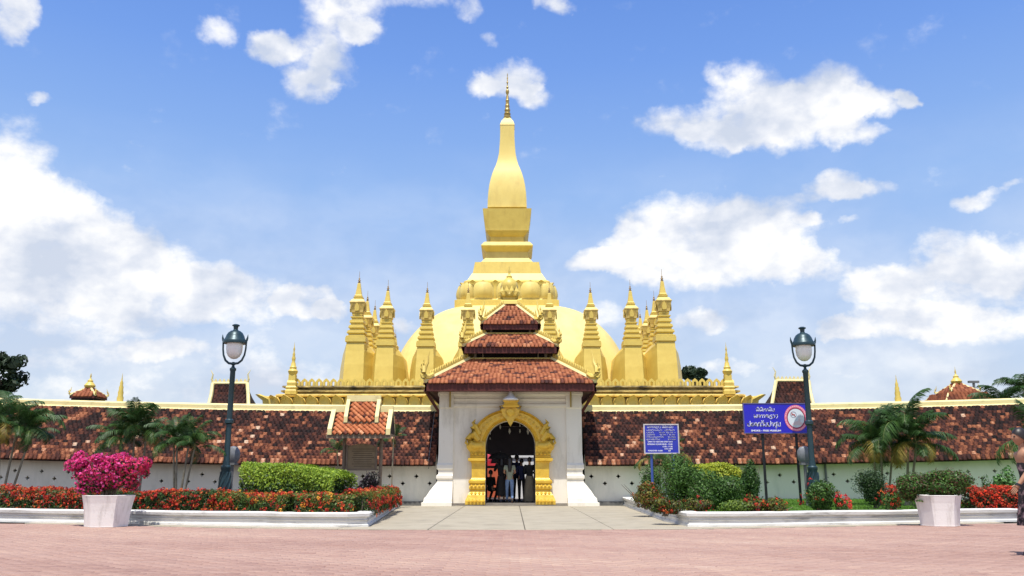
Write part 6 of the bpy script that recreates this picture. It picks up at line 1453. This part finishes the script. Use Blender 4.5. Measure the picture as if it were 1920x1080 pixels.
def px_person(px, Y, H, z=.09, **k):
    return person(P(px, 900, Y).x, Y, z, H, **k)
px_person(955.5, 30.4, 1.50, face=R(4), lab='woman in blue jeans and grey top with long black hair walking into the gate', top='short', bottom='trousers', hair='long', topm=mat('sage_grey_shirt', (.30, .33, .25), (.24, .27, .2), 12, .8), botm=mat('blue_jeans', (.22, .32, .50), (.12, .20, .38), 14, .8), legs='walk', bag=None, arms='front', shoes=mat('dark_shoe', (.04, .035, .03)))
px_person(940, 31.0, 1.52, face=R(10), lab='person in black with pale scarf left of the woman in jeans', top='sleeved', bottom='skirt', skirt=(.24, .25), hair='mid', topm=BLK, botm=mat('charcoal_cloth', (.022, .02, .02)), arms='up')
px_person(920, 31.6, 1.45, face=R(-35), lab='dark-clothed person crouching inside the arch at the left', top='sleeved', bottom='trousers', topm=BLK, botm=BLK, legs='crouch', arms='front', z=.09)
px_person(969, 32.6, 1.66, face=R(-6), lab='tall man with short black hair and navy shirt before the white booth', top='sleeved', bottom='trousers', topm=NAVY, botm=BLK)
px_person(978, 31.9, 1.50, face=R(12), lab='person in dark navy jacket between the tall man and the one in beige', top='sleeved', bottom='trousers', topm=mat('dark_navy', (.025, .03, .085)), botm=BLK, arms='front')
px_person(993, 31.0, 1.53, face=R(-8), lab='person in black top and long beige skirt at the right of the arch', top='sleeved', bottom='skirt', skirt=(.27, .03), topm=BLK, botm=mat('beige_skirt', (.27, .23, .16), (.2, .17, .12), 8, .9), hair='short', arms='front')
def umbrella():
    Y = 31.3; c = P(938, 852, Y); r = empty('umbrella', (c.x, Y, c.z), 'open black umbrella held above the person in black', 'umbrella'); n = 8
    MB().loft([[(c.x + w * math.cos(2 * math.pi * j / 16) * (1 if j % 2 == 0 else .95), Y + w * math.sin(2 * math.pi * j / 16) * (1 if j % 2 == 0 else .95), c.z + d) for j in range(16)] for w, d in ((.45, -.16), (.38, -.06), (.24, .03), (.02, .09))], cap=True).build('canopy', BLK, r)
    MB().tube([(c.x, Y, c.z + .12), (c.x, Y, c.z - .55)], .01, 6).build('shaft', GREYM, r)
umbrella()
# the woman walking out of the picture at the right edge
FLORAL = mat('black_floral_print', (.014, .012, .014), (.016, .012, .016), 8, .8, stain=(.62, .40, .42), sscale=8, samt=.9, smin=.52)
w_ = person(P(1931, 900, 11.4).x, 11.4, 0, 1.585, R(90), 'woman in black floral dress with bare arms walking left at the right edge', 'none', 'none', hair='mid', arms='walk', legs='stand', topm=FLORAL, shoes=BLACKM, lean=.09)
def dress(r):
    q = []; n = 26
    for zz, w, d, oy in ((1.36, .10, .06, 0), (1.31, .135, .09, 0), (1.22, .165, .125, .01), (1.08, .145, .11, .0), (.98, .155, .12, 0), (.86, .18, .15, 0), (.70, .20, .17, .0), (.52, .215, .20, .0), (.40, .22, .22, 0)):
        q.append([(w * math.cos(2 * math.pi * j / n) * (1 + (.05 * math.sin(6 * 2 * math.pi * j / n) if zz < .9 else 0)), oy + d * math.sin(2 * math.pi * j / n) * (1 + (.05 * math.sin(6 * 2 * math.pi * j / n) if zz < .9 else 0)), zz) for j in range(n)])
    MB().loft(q).build('dress', FLORAL, r, smooth=True, local=True)
    for sd in (-1, 1): MB().tube([(sd * .085, .07, 1.33), (sd * .095, .02, 1.435), (sd * .085, -.07, 1.33)], .012, 6).build('shoulder_strap', BLACKM, r, local=True)
    W_ = Vector((-.205, .29, .94)); MB().tube([W_ + Vector((0, -.012, .02)), W_ + Vector((0, .004, -.005))], [.036, .036], 10).build('bracelet', BLACKM, r, local=True)
    MB().lathe([(.02, 0), (.02, .01)], 0, 0, 8)
dress(w_)
